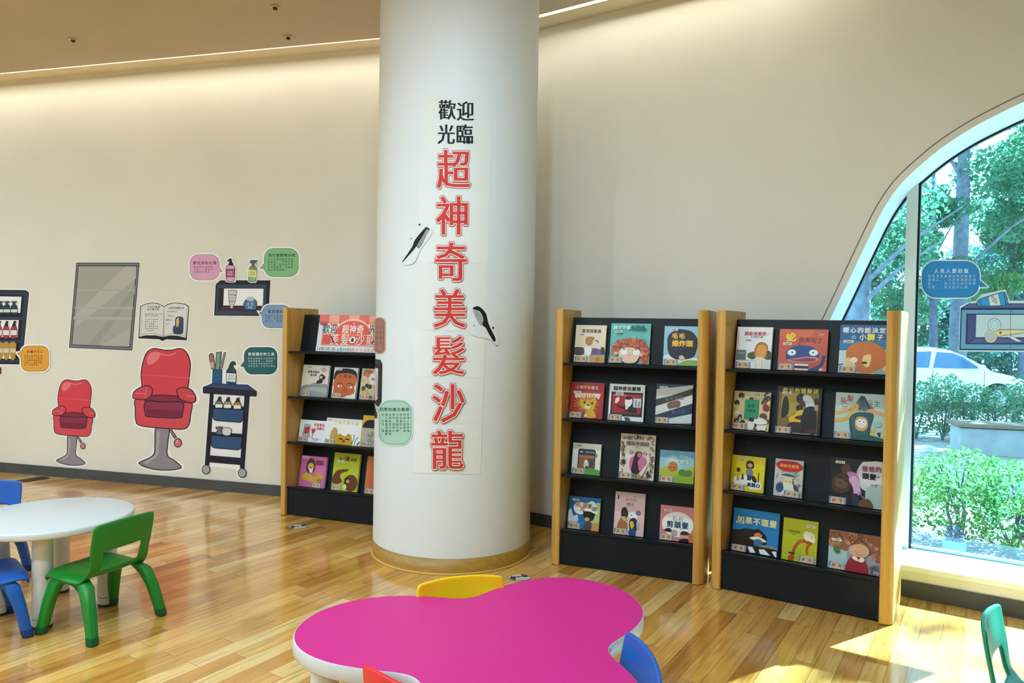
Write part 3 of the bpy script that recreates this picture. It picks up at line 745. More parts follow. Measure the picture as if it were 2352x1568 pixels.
# ---- on the column
a = Art()
sheets = [nums('970 219 1128 225 1125 440 962 436'), nums('962 436 1125 440 1121 606 962 602'), nums('958 602 1121 606 1116 762 954 758'), nums('952 758 1114 762 1112 868 951 865'), nums('952 865 1110 868 1108 974 950 972'), nums('950 972 1108 974 1104 1090 948 1086')]
a.poly([sheets[0][0], sheets[0][1], sheets[0][2], (1121, 606), (1116, 762), (1112, 868), (1108, 974), (1104, 1090), (948, 1086), (950, 972), (951, 865), (953, 758), (960, 602), (962, 436)], '#e2e3e2')
for i, sh in enumerate(sheets): a.poly(grow(sh, -0.6 if i % 2 else -0.2), '#e8e9e8' if i % 2 else '#e5e6e5')
for x, y, c in ((1027, 252, '歡'), (1069, 255, '迎'), (1025, 308, '光'), (1067, 308, '臨')):
    a.T(c, x, y, 41, '#141414', off=0.004, xs=0.026, sy=1.18)
for x, y, c in ((1042, 388, '超'), (1040, 495, '神'), (1036, 601, '奇'), (1033, 708, '美'), (1031, 815, '髮'), (1030, 925, '沙'), (1027, 1033, '龍')):
    a.T(c, x, y, 78, '#a8484c', off=0.042, sy=1.22, xs=0.016)
    a.T(c, x, y, 78, '#f3d6d0', off=0.029, sy=1.22, xs=0.016)
    a.T(c, x, y, 78, '#cf3a34', off=0.002, sy=1.22, xs=0.018)
decal('banner', 'tall white paper banner with black and red characters on the round column', 'banner', a, ON_COL, 8)
kc = cz(860, 200, 2.8)
a = Art(tf=kc)
a.C('290 872 340 885 372 910 360 960 300 1040 262 1120 230 1140 190 1142 168 1120 190 1050 220 960', '#e3e6e8', 4)
a.C('325 905 340 902 356 916 340 945 292 1032 270 1024 258 1040 184 1124 186 1110 240 1030 262 980', '#15171a', 4).P('336 912 355 920 288 1033 272 1020', '#9a9c9e')
for k in range(8): a.L(f'{338-k*8.2} {918+k*13.2} {352-k*8.2} {923+k*13.2}', 1.6, '#6a6c70', sm=False)
a.P('290 876 298 884 290 892 283 884', '#15171a').P('236 968 240 974 236 980 231 974', '#4a4c50')
decal('comb_decal', 'black tail comb decal above, at the banner edge beside the character for god', 'wall decal', a, ON_COL, 8, h0=0.0052)
a = Art(tf=kc)
a.C('626 1420 660 1396 706 1396 740 1440 790 1560 800 1640 780 1660 740 1620 640 1600 606 1560 610 1480', '#e3e6e8', 4)
a.C('630 1424 650 1410 672 1410 700 1432 720 1462 728 1496 742 1540 776 1608 778 1632 766 1634 738 1590 716 1548 694 1530 700 1490 680 1446 652 1432', '#15171a', 4).C('636 1434 660 1436 686 1460 698 1496 690 1532 676 1526 648 1474', '#a4a6a8', 4)
a.P('641 1526 645 1532 641 1538 636 1532', '#2a2c30').P('764 1538 772 1548 764 1558 756 1548', '#15171a')
decal('comb_decal', 'black curved comb decal beside the character for beauty on the banner', 'wall decal', a, ON_COL, 8, h0=0.0052)
kd = cz(840, 660, 2.305)
a = bubble(870.5, 920, 945, 1020.5, 26, (863, 932), '#a9cdbd', '#6f8f86', halo='#c2dccf', tw=12)
a.T('把學校搬去髮廊', 906, 940, 9.2, '#24443a', off=0.02, sp=1.08); a.lines(['放學後要去哪裡呢', '。小朋友都知道要', '去髮廊。看看大人', '怎麼剪頭髮吹造型', '。長大後可以當個', '超級設計師。加油', '。夢想'], 875, 952, 8.0, 7.4, '#2f5248')
decal('speech_bubble_decal', 'mint speech bubble decal on the white column', 'wall decal', a, ON_COL, 4, h0=0.0022)
a = bubble(861.5, 731.6, 882.5, 809.5, 9.5, (859, 770), '#a0786a', '#6e5048', halo='#b59386', tw=6)
a.lines(['什麼', '工具', '剪髮', '。吹'], 862.5, 751, 8, 12, '#6e4c40')
decal('speech_bubble_decal', 'brown speech bubble decal curling round the column edge', 'wall decal', a, ON_COL, 2)
a = Art(tf=kd)
a.P('50 378 78 383 88 406 84 604 66 640 58 694 46 690', '#25222e').P('50 425 66 428 62 590 50 600', '#d9dadc').P('50 380 76 386 84 406 50 402', '#3b3a48')
decal('cabinet_decal', 'dark cabinet decal at the column edge above the mint bubble', 'wall decal', a, ON_COL, 2)

# ------------------------------------------------------------------ bookcases
ZS = {1: 1.188, 2: 0.862, 3: 0.535, 4: 0.210}
ZOFF = {1: -0.003, 2: -0.010, 3: -0.017, 4: -0.023}
SLOPE = 0.19; BW, BD, BH, POST = 0.765, 0.38, 1.50, 0.060
def bookcase(o, e, label):
    o, e = Vector(o), Vector(e); u = (e - o).normalized(); c = o + u * BW / 2
    t = thing('bookcase', label, 'bookcase', (c.x, c.y, 0), math.atan2(u.y, u.x), 'wood and charcoal display bookcases')
    h = BW / 2
    for sgn in (-1, 1):
        pts = [(0, BD), (0, 0.004), (0.003, 0)]
        for k in range(9):
            q = PI / 2 * k / 8; pts.append((0.018 + (POST - 0.018) * math.sin(q), 0.048 * (1 - math.cos(q))))
        pts += [(POST, BD)]
        pts = [(sgn * (h + x), y) for x, y in pts]
        if area2(pts) < 0: pts = pts[::-1]
        q = MB(); q.prism(pts, 0.004, BH, OAK)
        q.build('side_panel', t, bevel=0.004)
    yz = [(0.02, ZS[k]) for k in ZS]
    def sect(pts, mt, name, x0=-h, x1=h):
        q = MB(); n = len(pts); vs = [(x0, y, z) for y, z in pts] + [(x1, y, z) for y, z in pts]
        q.add(vs, [(i, (i + 1) % n, n + (i + 1) % n, n + i) for i in range(n)] + [tuple(range(n))[::-1], tuple(n + i for i in range(n))], mt)
        return q.build(name, t, bevel=0.0015, seg=1)
    for k in ZS:
        zs, of = ZS[k], ZOFF[k] * 1.35
        sect([(0.018, zs), (0.018, zs - 0.016), (0.165, zs - 0.016 + of), (0.165, zs + of)], DARK, 'shelf')
        top = 1.455 if k == 1 else ZS[k - 1] - 0.018
        zb = zs + of + 0.001; yt = 0.155 + SLOPE * (top - zb)
        sect([(0.155, zb), (yt, top), (yt + 0.014, top), (0.169, zb)], DARK, 'display_panel')
    sect([(0.024, 0.006), (0.024, ZS[4] - 0.017), (0.042, ZS[4] - 0.022), (0.042, 0.006)], DARK, 'plinth')
    sect([(BD - 0.02, 0.01), (BD - 0.02, 1.44), (BD - 0.005, 1.44), (BD - 0.005, 0.01)], DARK, 'back_board')
    return t, o, u
CASES = {'A': bookcase((-1.6199, 5.2506), (-0.9028, 4.9840), 'wooden bookcase half hidden behind the white round column'),
         'B': bookcase((0.2956, 4.2456), (1.0064, 3.9663), 'wooden bookcase standing between the column and the bookcase at the window'),
         'C': bookcase((1.1363, 3.8870), (1.7793, 3.4680), 'wooden bookcase standing closest to the arched window')}

# ------------------------------------------------------------------ picture books
PAGES = M('#eee8d8', 0.8)
def book(case, tier, x0, w, h, label, draw, es=6, code=(30, 10), base='#f0ece2', name='picture_book', cat='book', t=0.020, ev=True, cw=22):
    root, o, u = CASES[case]; n = Vector((-u.y, u.x))
    p = o + u * (x0 + w / 2) + n * (0.127 if t > 0.01 else 0.143)
    zz = ZS[tier] + ZOFF[tier] + 0.0045
    tilt = math.atan(SLOPE)
    b = bpy.data.objects.new(name, None); COL.objects.link(b); b.empty_display_size = 0.05
    b.matrix_world = Matrix.Translation((p.x, p.y, zz)) @ Matrix.Rotation(math.atan2(u.y, u.x), 4, 'Z') @ Matrix.Rotation(-tilt, 4, 'X')
    tag(b, label, cat, 'picture books on the display bookcases' if cat == 'book' else None)
    hw = w / 2; cm = M(base, 0.35)
    q = MB()
    if t > 0.01:
        q.box(-hw, 0.0006, 0, hw, 0.0026, h, cm); q.box(-hw, t - 0.002, 0, hw, t, h, cm); q.box(-hw, 0.0006, 0, -hw + 0.002, t, h, cm)
    else:
        q.box(-hw, 0.0006, 0, hw, t, h, cm)
    a = Art(asp=h / w); a.R(0, 0, 100, 100, base); draw(a)
    cl = lambda x, y, hh: Vector(((min(max(x, 0), 100) / 100 - 0.5) * w, -hh, (1 - min(max(y, 0), 100) / 100) * h))
    a.into(q, cl, None, h0=0.0001, dh=0.0001, slab=False, rough=0.32)
    q.build('cover', b)
    if t > 0.01:
        q = MB(); q.box(-hw + 0.003, 0.0026, 0.003, hw - 0.002, t - 0.002, h - 0.003, PAGES); q.build('pages', b)
    top = len(a.e) * 0.0001 + 0.0005 + sum(max(e_[3]) for e_ in a.e if len(e_) > 3)
    if code:
        q = MB(); a = Art(asp=h / w); hgt = cw * 0.30 / (h / w)
        a.R(code[0] - cw / 2, code[1] - hgt / 2, code[0] + cw / 2, code[1] + hgt / 2, '#ece8e4'); a.T('兒童繪本', code[0], code[1], cw / 5.2, '#2a2624', off=0.02)
        a.into(q, cl, None, h0=top, dh=0.0001, slab=False); lb = q.build('shelf_mark_label', b); lb['label'] = 'small white shelf mark label'
    if ev:
        q = MB(); k = 0.1 / w                                      # a ten centimetre strip, whatever the book's width
        a = Art(asp=h / w); W = 100 * 0.080 / w; H = 100 * 0.034 / h; x1 = es; y1 = 100 - H * 1.02
        f = lambda p_: (x1 + W * p_[0] / 100, y1 + H * p_[1] / 100)
        a.tf = f; asp = a.asp; a.asp = (H / W) * asp
        a.R(0, 0, 100, 100, '#a9b4ba').P('0 0 22 0 4 100 0 100', '#7e8d99').P('86 20 100 10 100 100 92 100', '#8a99a4')
        a.RR(14, 10, 84, 98, 6, '#efe2c8').RR(18, 16, 80, 92, 5, '#c98a5c').E(49, 62, 20, 40, '#e0b48c', 180, 360).R(22, 62, 76, 84, '#d79c70').P('24 56 34 40 40 56 36 80 28 80', '#8e4c38').P('62 40 74 56 72 80 62 80', '#8e4c38').T('美髮沙龍', 49, 74, 11, '#f6e8d4', off=0.02)
        a.into(q, cl, None, h0=top, dh=0.0001, slab=False); lb = q.build('event_label', b); lb['label'] = 'small orange hair salon event label'
    return b

SK = '#f0c8a0'
def d_sign(a):
    for k in range(7):
        x = k * 14.3; a.P(f'{x} 0 {x+14.3} 0 {x+14.3} 18 {x} 18', '#f3a08c' if k % 2 else '#e86a58'); a.E(x + 7.1, 18, 7.15, 12, '#f0947e' if k % 2 else '#c8505a', 0, 180)
    a.E(50, 52, 26, 42, '#f4c8b8', 180, 360).R(6, 50, 94, 84, '#f4c8b8').R(7, 52, 93, 83, '#e2503f').E(50, 53, 24.5, 38, '#e2503f', 180, 360)
    a.L('8 54 92 54 92 81 8 81 8 54', 0.7, '#f2b0a0', sm=False)
    a.T('歡迎', 17, 38, 11, '#1c1a1a', sy=1.15).T('光臨', 83, 38, 11, '#1c1a1a', sy=1.15).T('超神奇', 50, 38, 10, '#fbe8e0', off=0.02, sy=1.15).T('美髮', 33, 66, 13, '#fbeee6', off=0.0, sy=1.2, sp=1.15).T('沙龍', 69, 66, 13, '#fbeee6', off=0.0, sy=1.2, sp=1.15)
    a.E(51, 67, 4.6, 9, '#f6efe8').P('49.6 62 52.4 62 53.4 72 48.6 72', '#2a2424').L('20 58 23 70 26 76', 1.8, '#241c1c').L('84 58 80 70 78 76', 1.8, '#241c1c').T('+', 51, 22, 6, '#fbe8e0')
    a.R(0, 87, 100, 100, '#eceaea').T('114年5月1日-6月30日', 24, 93.5, 4.6, '#2a2626', off=0.02).R(48, 89, 99, 98, '#e8b0ac').T('兒童室主題書展', 73, 93.5, 5.2, '#fbf0ee', off=0.02)
book('A', 1, 0.146, 0.591, 0.269, 'red and white hair salon poster standing on the bookcase top shelf', d_sign, code=None, ev=False, base='#e9e7e6', name='poster', cat='poster', t=0.004)

def d(a):
    a.T('誰是長髮妹', 42, 22, 8.5, '#3a342e', off=0.03).T('魯米娜', 42, 32, 8, '#3a342e', off=0.03).E(79, 14, 8, 7, '#c0a0a0')
    a.C('0 74 15 64 35 62 50 56 70 60 85 58 100 64 100 100 0 100', '#8f8f8e').C('0 84 30 72 60 70 100 76 100 100 0 100', '#b0afae').C('10 92 40 82 70 84 96 90 100 100 0 100', '#9a9a99')
    a.C('58 58 60 48 66 46 66 34 72 28 80 30 88 36 86 44 80 46 78 56', '#1c1a1c').E(73, 38, 5, 5, '#d8b8a0').L('84 46 90 50 92 44', 2, '#c8b8b0')
book('A', 2, 0.024, 0.228, 0.232, 'cream book with a black haired girl over grey waves behind the column', d, base='#e2d8cb', code=(25, 7), es=4)
def d(a):
    a.C('2 42 6 14 30 4 70 4 96 16 98 46 90 30 60 22 20 26', '#151214').C('6 40 20 22 60 18 92 26 98 50 92 62 94 80 70 92 40 98 8 92 6 66 2 58', '#c8622e').T('大頭妹', 50, 28, 15, '#8a2a1c', off=0.03, sp=1.3)
    a.L('18 56 30 50 44 56', 2.5, '#5a2414').L('60 54 74 50 88 58', 2.5, '#5a2414').E(31, 61, 9, 3.5, '#f0ece4').E(75, 63, 9, 3.5, '#f0ece4').E(33, 61, 3, 2.6, '#1a1414').E(72, 63, 3, 2.6, '#1a1414').C('50 60 46 76 56 80 62 74', '#b05224').P('60 92 80 88 100 84 100 100 60 100', '#f0ece4')
book('A', 2, 0.294, 0.199, 0.223, 'book with a big orange face and black bowl haircut', d, base='#e6e6de', code=(22, 7), es=2)
def d(a):
    random.seed(3)
    for i in range(34): a.E(random.uniform(4, 96), random.uniform(4, 96), random.uniform(5, 11), random.uniform(4, 8), random.choice(['#c8703c', '#7a8a3c', '#3c5a34', '#c84c4c', '#e0b060', '#4a2a20', '#d89a9a']), n=9)
    a.C('36 20 60 12 84 20 92 36 80 50 50 50 34 40', '#e8e4da').T('神奇理髮', 64, 34, 10, '#2a2420', off=0.03, sy=1.1)
book('A', 2, 0.527, 0.198, 0.222, 'busy patterned book partly behind the column, next to the big orange face', d, base='#d8c0a0', code=None, es=4)
def d(a):
    a.T('毛茸茸玩', 74, 20, 10, '#c83a44', off=0.04).T('洗頭日', 80, 36, 10, '#c83a44', off=0.04)
    a.O('18 20 40 20 42 78 14 78', '#b8b4b8', '#8a868c', 1.5).P('20 34 40 30 38 60 18 64', '#c04048').C('46 36 54 40 60 34 62 46 56 60 50 60', '#d04450').L('54 58 52 80 60 84', 2.4, '#d04450').C('60 84 74 80 80 86 70 92 58 92', '#c8c0c0')
book('A', 3, 0.013, 0.226, 0.160, 'wide white book with red title letters above the pink lion book', d, base='#efedee', code=None, es=2)
def d(a):
    a.T('不睡的長毛貓', 56, 15, 9.5, '#dccaa0', off=0.03, sp=1.25).C('14 76 18 46 26 36 34 46 36 66 34 92 18 92', '#c89a54')
    a.C('30 96 32 70 40 62 60 66 72 60 76 76 76 100 32 100', '#d29a2c').C('38 66 42 58 48 66', '#b8801c', 3).C('60 66 66 56 70 64', '#b8801c', 3).E(46, 78, 6, 3, '#3a2410').E(64, 78, 6, 3, '#3a2410').E(54, 86, 5, 4, '#7a4a14').L('76 96 82 70 80 58', 2, '#5a8a3c').L('84 96 88 76 94 66', 2, '#6a9a44').L('92 98 98 84', 3, '#1c1a1c')
book('A', 3, 0.239, 0.300, 0.187, 'wide white book with a yellow cat peeping up from the bottom edge', d, base='#f1f0ec', code=(10, 9), cw=12, es=2)
def d(a):
    a.C('4 30 20 16 60 14 84 22 84 40 44 44 4 40', '#191618').R(4, 40, 76, 100, '#b8b4ac').E(40, 60, 14, 10, '#8a8a80').E(42, 84, 16, 12, '#9a968c').T('髮', 36, 54, 18, '#e8d060')
book('A', 3, 0.542, 0.189, 0.222, 'yellow book with black hair over a grey face, partly behind the column', d, base='#e2b22c', code=None, es=6)
def d(a):
    a.T('誰來剪', 74, 16, 9, '#3a1a24', off=0.04).T('我的鬃毛', 76, 24, 8, '#3a1a24', off=0.04).C('22 34 30 12 46 8 58 24 56 48 40 56 26 50', '#4a4038').E(41, 34, 12, 12, '#d8b84a').C('34 40 42 34 50 42 48 52 40 54', '#efe6d4').E(41, 38, 4, 2.4, '#1a1414')
    a.C('8 74 16 58 34 56 60 66 80 56 92 62 84 80 60 84 30 80', '#d2a83a').E(74, 58, 12, 8, '#c89a3a').E(66, 74, 12, 7, '#c8a040').E(80, 76, 9, 7, '#b8802c')
book('A', 4, 0.019, 0.220, 0.225, 'pink book with a dark maned lion on the bottom shelf', d, base='#d66aa6', code=(16, 6), es=52)
def d(a):
    a.T('猴子', 32, 16, 13, '#8a3a1c', off=0.03).T('燙', 52, 15, 16, '#6a1c14', off=0.05).T('頭髮', 76, 16, 12, '#8a3a1c', off=0.03)
    a.C('2 66 14 50 34 44 60 42 56 48 36 54 30 64 40 76 20 84 2 80', '#6a3a22').E(74, 78, 26, 22, '#6a3a22').E(60, 72, 12, 9, '#3a2014').E(62, 74, 7, 5, '#c89a70').C('46 88 54 82 60 90 52 98', '#e8e0a0')
book('A', 4, 0.301, 0.216, 0.268, 'lime green book with a brown monkey on the bottom shelf', d, base='#b3bf26', code=(28, 23), es=2)
def d(a): a.C('14 20 40 10 84 16 96 40 90 90 30 92 16 70', '#c86a3c').C('40 40 60 36 72 54 56 70 40 60', '#e8b080')
book('A', 4, 0.578, 0.200, 0.262, 'terracotta orange book almost wholly behind the column', d, base='#c9774c', code=None, es=2)

# ---- bookcase between column and window bookcase
def d(a):
    a.T('理理頭髮趣', 52, 16, 12.5, '#4a3c34', off=0.03).R(0, 78, 100, 82, '#f0e8dc').C('0 62 14 60 30 62 30 80 0 80', '#4a3c30').C('55 64 70 62 88 66 98 70 98 80 55 80', '#5a6a9a').C('86 62 94 58 99 66 98 76 88 76', '#3a3428').C('58 66 72 64 78 74 62 76', '#7a4a6a')
    a.C('34 44 36 34 46 31 60 32 64 38 62 54 50 57 38 52', '#b87a4a').C('60 40 66 42 66 56 56 60 44 58 56 52', '#ecd8c0').C('34 76 36 60 50 58 56 64 54 78 44 82', '#f4f2ee').L('66 42 74 42 76 48', 3, '#5a4a3c').R(50, 80, 100, 100, '#c99a5c').R(72, 86, 86, 98, '#b4803c')
book('B', 1, 0.030, 0.186, 0.224, 'cream book of a brown haired child on the top shelf', d, base='#e8d8bc', code=(22, 26), es=3)
def curls(a, cx, cy, rx, ry, cols, n, wd, seed):
    random.seed(seed)
    for i in range(n):
        t = random.uniform(0, 2 * PI); r = math.sqrt(random.random()); x, y = cx + rx * r * math.cos(t), cy + ry * r * math.sin(t); s = random.uniform(2, 4.5); q = random.uniform(0, 6)
        a.L([(x + s * math.cos(q + k * 1.1), y + s * math.sin(q + k * 1.1)) for k in range(5)], wd, random.choice(cols), sm=False)
def d(a):
    a.C('4 66 10 50 30 40 50 36 74 40 94 54 100 70 98 96 84 100 70 70 50 60 30 62 20 74 4 80', '#c86a44')
    curls(a, 52, 58, 47, 22, ['#c84a2c', '#d8643c', '#e08a64', '#b83c24', '#d8a080'], 150, 1.1, 5); curls(a, 86, 82, 12, 16, ['#c84a2c', '#d8643c', '#e8a070'], 34, 1.1, 6)
    a.C('26 70 40 62 62 62 74 72 76 84 66 98 40 98 26 84', '#f0c4a4').E(18, 76, 5, 4, '#eab890').E(80, 78, 5, 4, '#eab890').E(38, 72, 10, 9, '#d8a888').E(38, 72, 9, 8.2, '#f6f2ec').E(69, 73, 10, 9, '#d8a888').E(69, 73, 9, 8.2, '#f6f2ec').E(38, 66, 2, 1.8, '#2a2420').E(68, 66, 2, 1.8, '#2a2420').L('50 78 53 81 56 78', 1.2, '#c08060')
    a.T('我才不要', 30, 12, 10.5, '#d6ece8', off=0.03).T('洗頭髮', 70, 12, 12, '#0e5a5c', off=0.05).T('!', 92, 12, 11, '#d6ece8')
book('B', 1, 0.245, 0.233, 0.238, 'teal book with a wild curly red haired wide eyed face', d, base='#5eb5ad', code=(22, 22), cw=18, es=0)
def d(a):
    a.C('0 78 30 70 70 76 100 84 100 100 0 100', '#dfe6e2').C('50 92 70 86 100 88 100 100 44 100', '#8cae4c').C('12 24 34 9 54 8 78 14 94 34 92 62 84 78 60 84 34 84 16 72 10 48', '#141214')
    a.T('毛毛', 40, 25, 17, '#e0a828', off=0.05, sp=1.15).T('爆炸頭', 52, 44, 19, '#e8b42c', off=0.05).C('44 78 52 74 60 80 58 86 48 87', '#d8a89a').E(52, 79, 3.4, 3, '#f0d0c0')
book('B', 1, 0.558, 0.200, 0.226, 'sky blue book with a huge round black afro', d, base='#8cc0dc', code=(26, 9), es=2)
def d(a):
    a.R(0, 0, 100, 24, '#b8282c').T('小獅子的鬈毛', 50, 14, 11, '#f2d8cc', off=0.02).R(6, 26, 96, 27, '#d86a5c').P('12 30 92 30 88 44 16 44', '#f0d8c0')
    random.seed(8)
    for i in range(26): t = i / 26 * 2 * PI; a.L([(52, 62), (52 + 40 * math.cos(t), 60 + 32 * math.sin(t))], 7, random.choice(['#b0641c', '#c87a20', '#8a4414', '#d8922c']), sm=False, taper=True)
    a.C('30 56 34 46 44 50 62 48 72 42 80 50 78 64 74 74 52 76 36 70', '#dba728').E(45, 56, 3, 3.4, '#1c1614').E(68, 57, 3, 3.4, '#1c1614').C('46 66 54 62 64 66 60 73 50 73', '#f2e2bc').C('52 62 60 62 56 66', '#1c1614', 3).C('54 76 70 74 78 84 82 96 54 97', '#dba728').P('46 96 50 86 56 96', '#f0ece0')
book('B', 2, 0.006, 0.204, 0.214, 'red book with a yellow curly maned lion', d, base='#b32a2a', code=(22, 28), es=0)
def d(a):
    a.T('超神奇洗髮精', 50, 12, 12.5, '#1c1818', off=0.05).R(6, 22, 96, 88, '#1c1416').R(10, 28, 92, 80, '#a81c2c').R(10, 78, 92, 82, '#6a3020').L('12 30 24 32 36 31 50 32', 1.2, '#e8d8d0')
    a.C('48 74 54 56 66 56 76 60 80 76', '#1a1418').L('52 66 32 62 24 56', 6, '#1a1418').C('20 40 28 36 30 44 24 52 18 52', '#ecdcd0').C('46 44 50 36 60 34 66 40 66 52 58 62 48 58', '#f0e8e4').C('46 40 54 33 64 34 64 40 54 42', '#241a1c').E(52, 64, 4, 5, '#ecdcd0').R(70, 38, 92, 62, '#c8d4d8').R(74, 42, 80, 60, '#8aa0a8').R(84, 46, 88, 60, '#b06060').P('46 90 60 90 66 99 50 99', '#4a4648')
book('B', 2, 0.244, 0.208, 0.214, 'white book with a red picture of a man washing hair', d, base='#ecebe9', code=(30, 26), es=2)
def d(a):
    a.P('0 14 100 0 100 14 0 40', '#c9cac6').P('0 44 100 8 100 24 0 58', '#3a342c').P('0 58 100 24 100 46 0 80', '#d9d9d6').P('0 84 40 66 100 50 100 72 0 96', '#22304e').P('0 96 100 72 100 96 30 100', '#d2d4d6').T('我不剪頭', 50, 36, 13, '#6a6258', off=0.02, rot=-10).T('髮日記', 64, 68, 13, '#4a5a80', off=0.02, rot=-8)
    a.C('32 50 50 42 66 42 66 56 50 60 36 62', '#7a5c4c')
book('B', 2, 0.520, 0.205, 0.226, 'book of broad black, white and navy wavy hair stripes', d, base='#26384c', code=(20, 9), es=0)
def d(a):
    a.RR(20, 18, 82, 90, 8, '#283444').R(26, 26, 36, 30, '#c8ccd0').T('神奇手機', 62, 28, 8, '#a8b4c0').R(24, 38, 78, 84, '#8a5c3c').R(24, 38, 78, 46, '#a87048').R(60, 50, 76, 76, '#4a4450').C('44 78 42 66 46 56 54 56 60 66 56 80', '#e2c8b8').E(50, 58, 6, 5, '#f0e4d8').C('48 78 54 72 60 80 56 90', '#2a2430').R(84, 30, 88, 44, '#4a545c').C('0 96 30 84 60 80 100 84 100 100 0 100', '#57a23a')
book('B', 3, 0.028, 0.173, 0.183, 'white book with a dark phone over a green hill', d, base='#e6e6dc', code=(22, 8), es=2)
def d(a):
    curls(a, 50, 8, 40, 5, ['#5a4030', '#7a5a44'], 26, 1.6, 2); curls(a, 8, 50, 4, 44, ['#5a4030', '#7a5a44'], 26, 1.6, 3); curls(a, 92, 50, 4, 44, ['#5a4030', '#7a5a44'], 26, 1.6, 4); curls(a, 50, 95, 40, 4, ['#c89a5c', '#7a5a44'], 22, 1.6, 9)
    a.T('魔髮奇緣記', 50, 21, 13, '#7a6458', off=0.03).T('奇幻', 52, 30, 8, '#8a7468').C('34 80 30 60 40 50 60 52 72 50 76 62 66 78', '#cf6aa0').C('36 82 40 60 46 42 56 38 64 42 60 52 54 62 58 84 44 88', '#3a1a20').E(57, 46, 6, 6, '#b8785c').E(32, 40, 5, 4, '#c88a9a').E(72, 42, 5, 4, '#c88a9a').P('78 86 84 78 90 90 84 96', '#3a2a2a').C('8 60 16 58 18 66 10 68', '#2a2024').C('62 84 74 70 82 62 78 76 66 92', '#e8d8c0')
book('B', 3, 0.316, 0.203, 0.259, 'tall cream book framed by brown curls round a pink figure', d, base='#e6d9ca', code=None, es=2)
def d(a):
    a.P('0 0 100 0 100 20 60 26 0 24', '#6aa6c4').C('0 60 30 54 60 58 100 50 100 100 0 100', '#b5b83a').C('40 80 70 72 100 78 100 100 36 100', '#8fae2e').C('56 64 66 56 78 60 88 56 96 64 92 76 70 78 58 74', '#4f8436')
    random.seed(12)
    for i in range(22): t = -PI * i / 21; a.L([(38, 50), (38 + 24 * math.cos(t), 48 + 36 * math.sin(t))], 3, '#e4ecec', sm=False, taper=True)
    for i in range(14): t = -PI * i / 13; a.L([(38, 52), (38 + 16 * math.cos(t), 50 + 18 * math.sin(t))], 6, random.choice(['#d8842c', '#b8641c']), sm=False, taper=True)
    a.E(38, 54, 13, 10, '#c87a30').E(33, 53, 2, 2, '#221').E(43, 53, 2, 2, '#221').T('風吹獅子', 74, 18, 8, '#dfeaea', rot=8)
book('B', 3, 0.549, 0.194, 0.181, 'landscape book of a windblown orange lion on green grass', d, base='#93c2cc', code=(72, 34), es=2)
def d(a):
    a.C('0 50 8 40 16 60 30 56 30 80 0 84', '#d8e4e4').R(60, 60, 100, 100, '#d8964c').C('70 30 100 14 100 70 70 72', '#b8c884').R(0, 78, 100, 80, '#7a9aa8').C('16 32 24 18 40 16 56 18 74 10 86 18 88 34 92 44 80 52 56 46 40 54 22 48', '#f2f0ea').T('河', 28, 24, 17, '#c06a5c', off=0.03, rot=-12).T('狸', 44, 36, 16, '#c87a4c', off=0.03).T('理髮', 60, 26, 15, '#8a6a3c', off=0.03).T('師', 82, 34, 15, '#4a5a7a', off=0.03, rot=10)
    a.E(52, 46, 5, 4, '#16120f').E(82, 50, 5, 4, '#16120f').C('48 56 52 44 66 42 80 46 84 58 76 70 58 70', '#171310').C('54 64 62 60 70 66 64 72 56 72', '#d8a860').C('56 76 64 72 76 76 74 100 54 100', '#4a4a60').R(56, 88, 74, 100, '#6a3a1c')
book('B', 4, 0.010, 0.193, 0.190, 'blue book with a white cloud of title letters over a black bear', d, base='#1c6cab', code=(22, 10), es=0)
def d(a):
    a.T('美容師', 54, 17, 13, '#c87a7c', off=0.02).T('嘿皮', 52, 28, 13, '#8a6a6c', off=0.02).R(8, 8, 13, 18, '#3a3034')
    a.C('22 50 26 38 38 36 46 50 40 62 26 60', '#2c2422').C('12 90 18 66 30 58 44 64 44 92', '#a86a3c').E(34, 62, 9, 5, '#c8946c').L('26 58 48 72', 3, '#e0c8b0', sm=False).E(64, 52, 16, 9, '#f0eef0').E(80, 46, 9, 6, '#8a6a96').C('52 66 66 58 78 66 76 88 56 90', '#2a2830').C('54 70 62 66 68 76 60 84', '#e0c040').C('52 88 70 84 76 96 72 100 54 100', '#234a86').E(58, 53, 2, 1.6, '#221').C('76 66 86 70 88 84 78 84', '#b8b0b8')
book('B', 4, 0.291, 0.176, 0.244, 'pale pink book of a salon cat combing a dark haired customer', d, base='#e2bfc0', code=(62, 8), cw=18, es=2)
def d(a):
    a.E(52, 52, 46, 36, '#f2efec').T('石石', 52, 36, 15, '#3a4a5a', off=0.0, sp=1.15).T('剪頭髮', 52, 53, 20, '#1c4a66', off=0.04, sp=1.1).C('14 74 20 66 32 66 36 76', '#1c1416').C('34 80 40 68 52 72 50 86', '#c8a0a4').C('60 82 64 72 82 70 88 80 84 96 64 96', '#d8a088').C('62 80 66 70 80 70 88 78', '#3a2622').C('58 100 64 92 84 90 90 100', '#171420').C('84 84 92 76 100 80 100 100 88 100', '#c8704c').L('62 66 68 60', 1.4, '#8a8a90')
book('B', 4, 0.559, 0.192, 0.194, 'rose pink book with a white oval and two dark haired heads', d, base='#d58286', code=(22, 14), es=0)

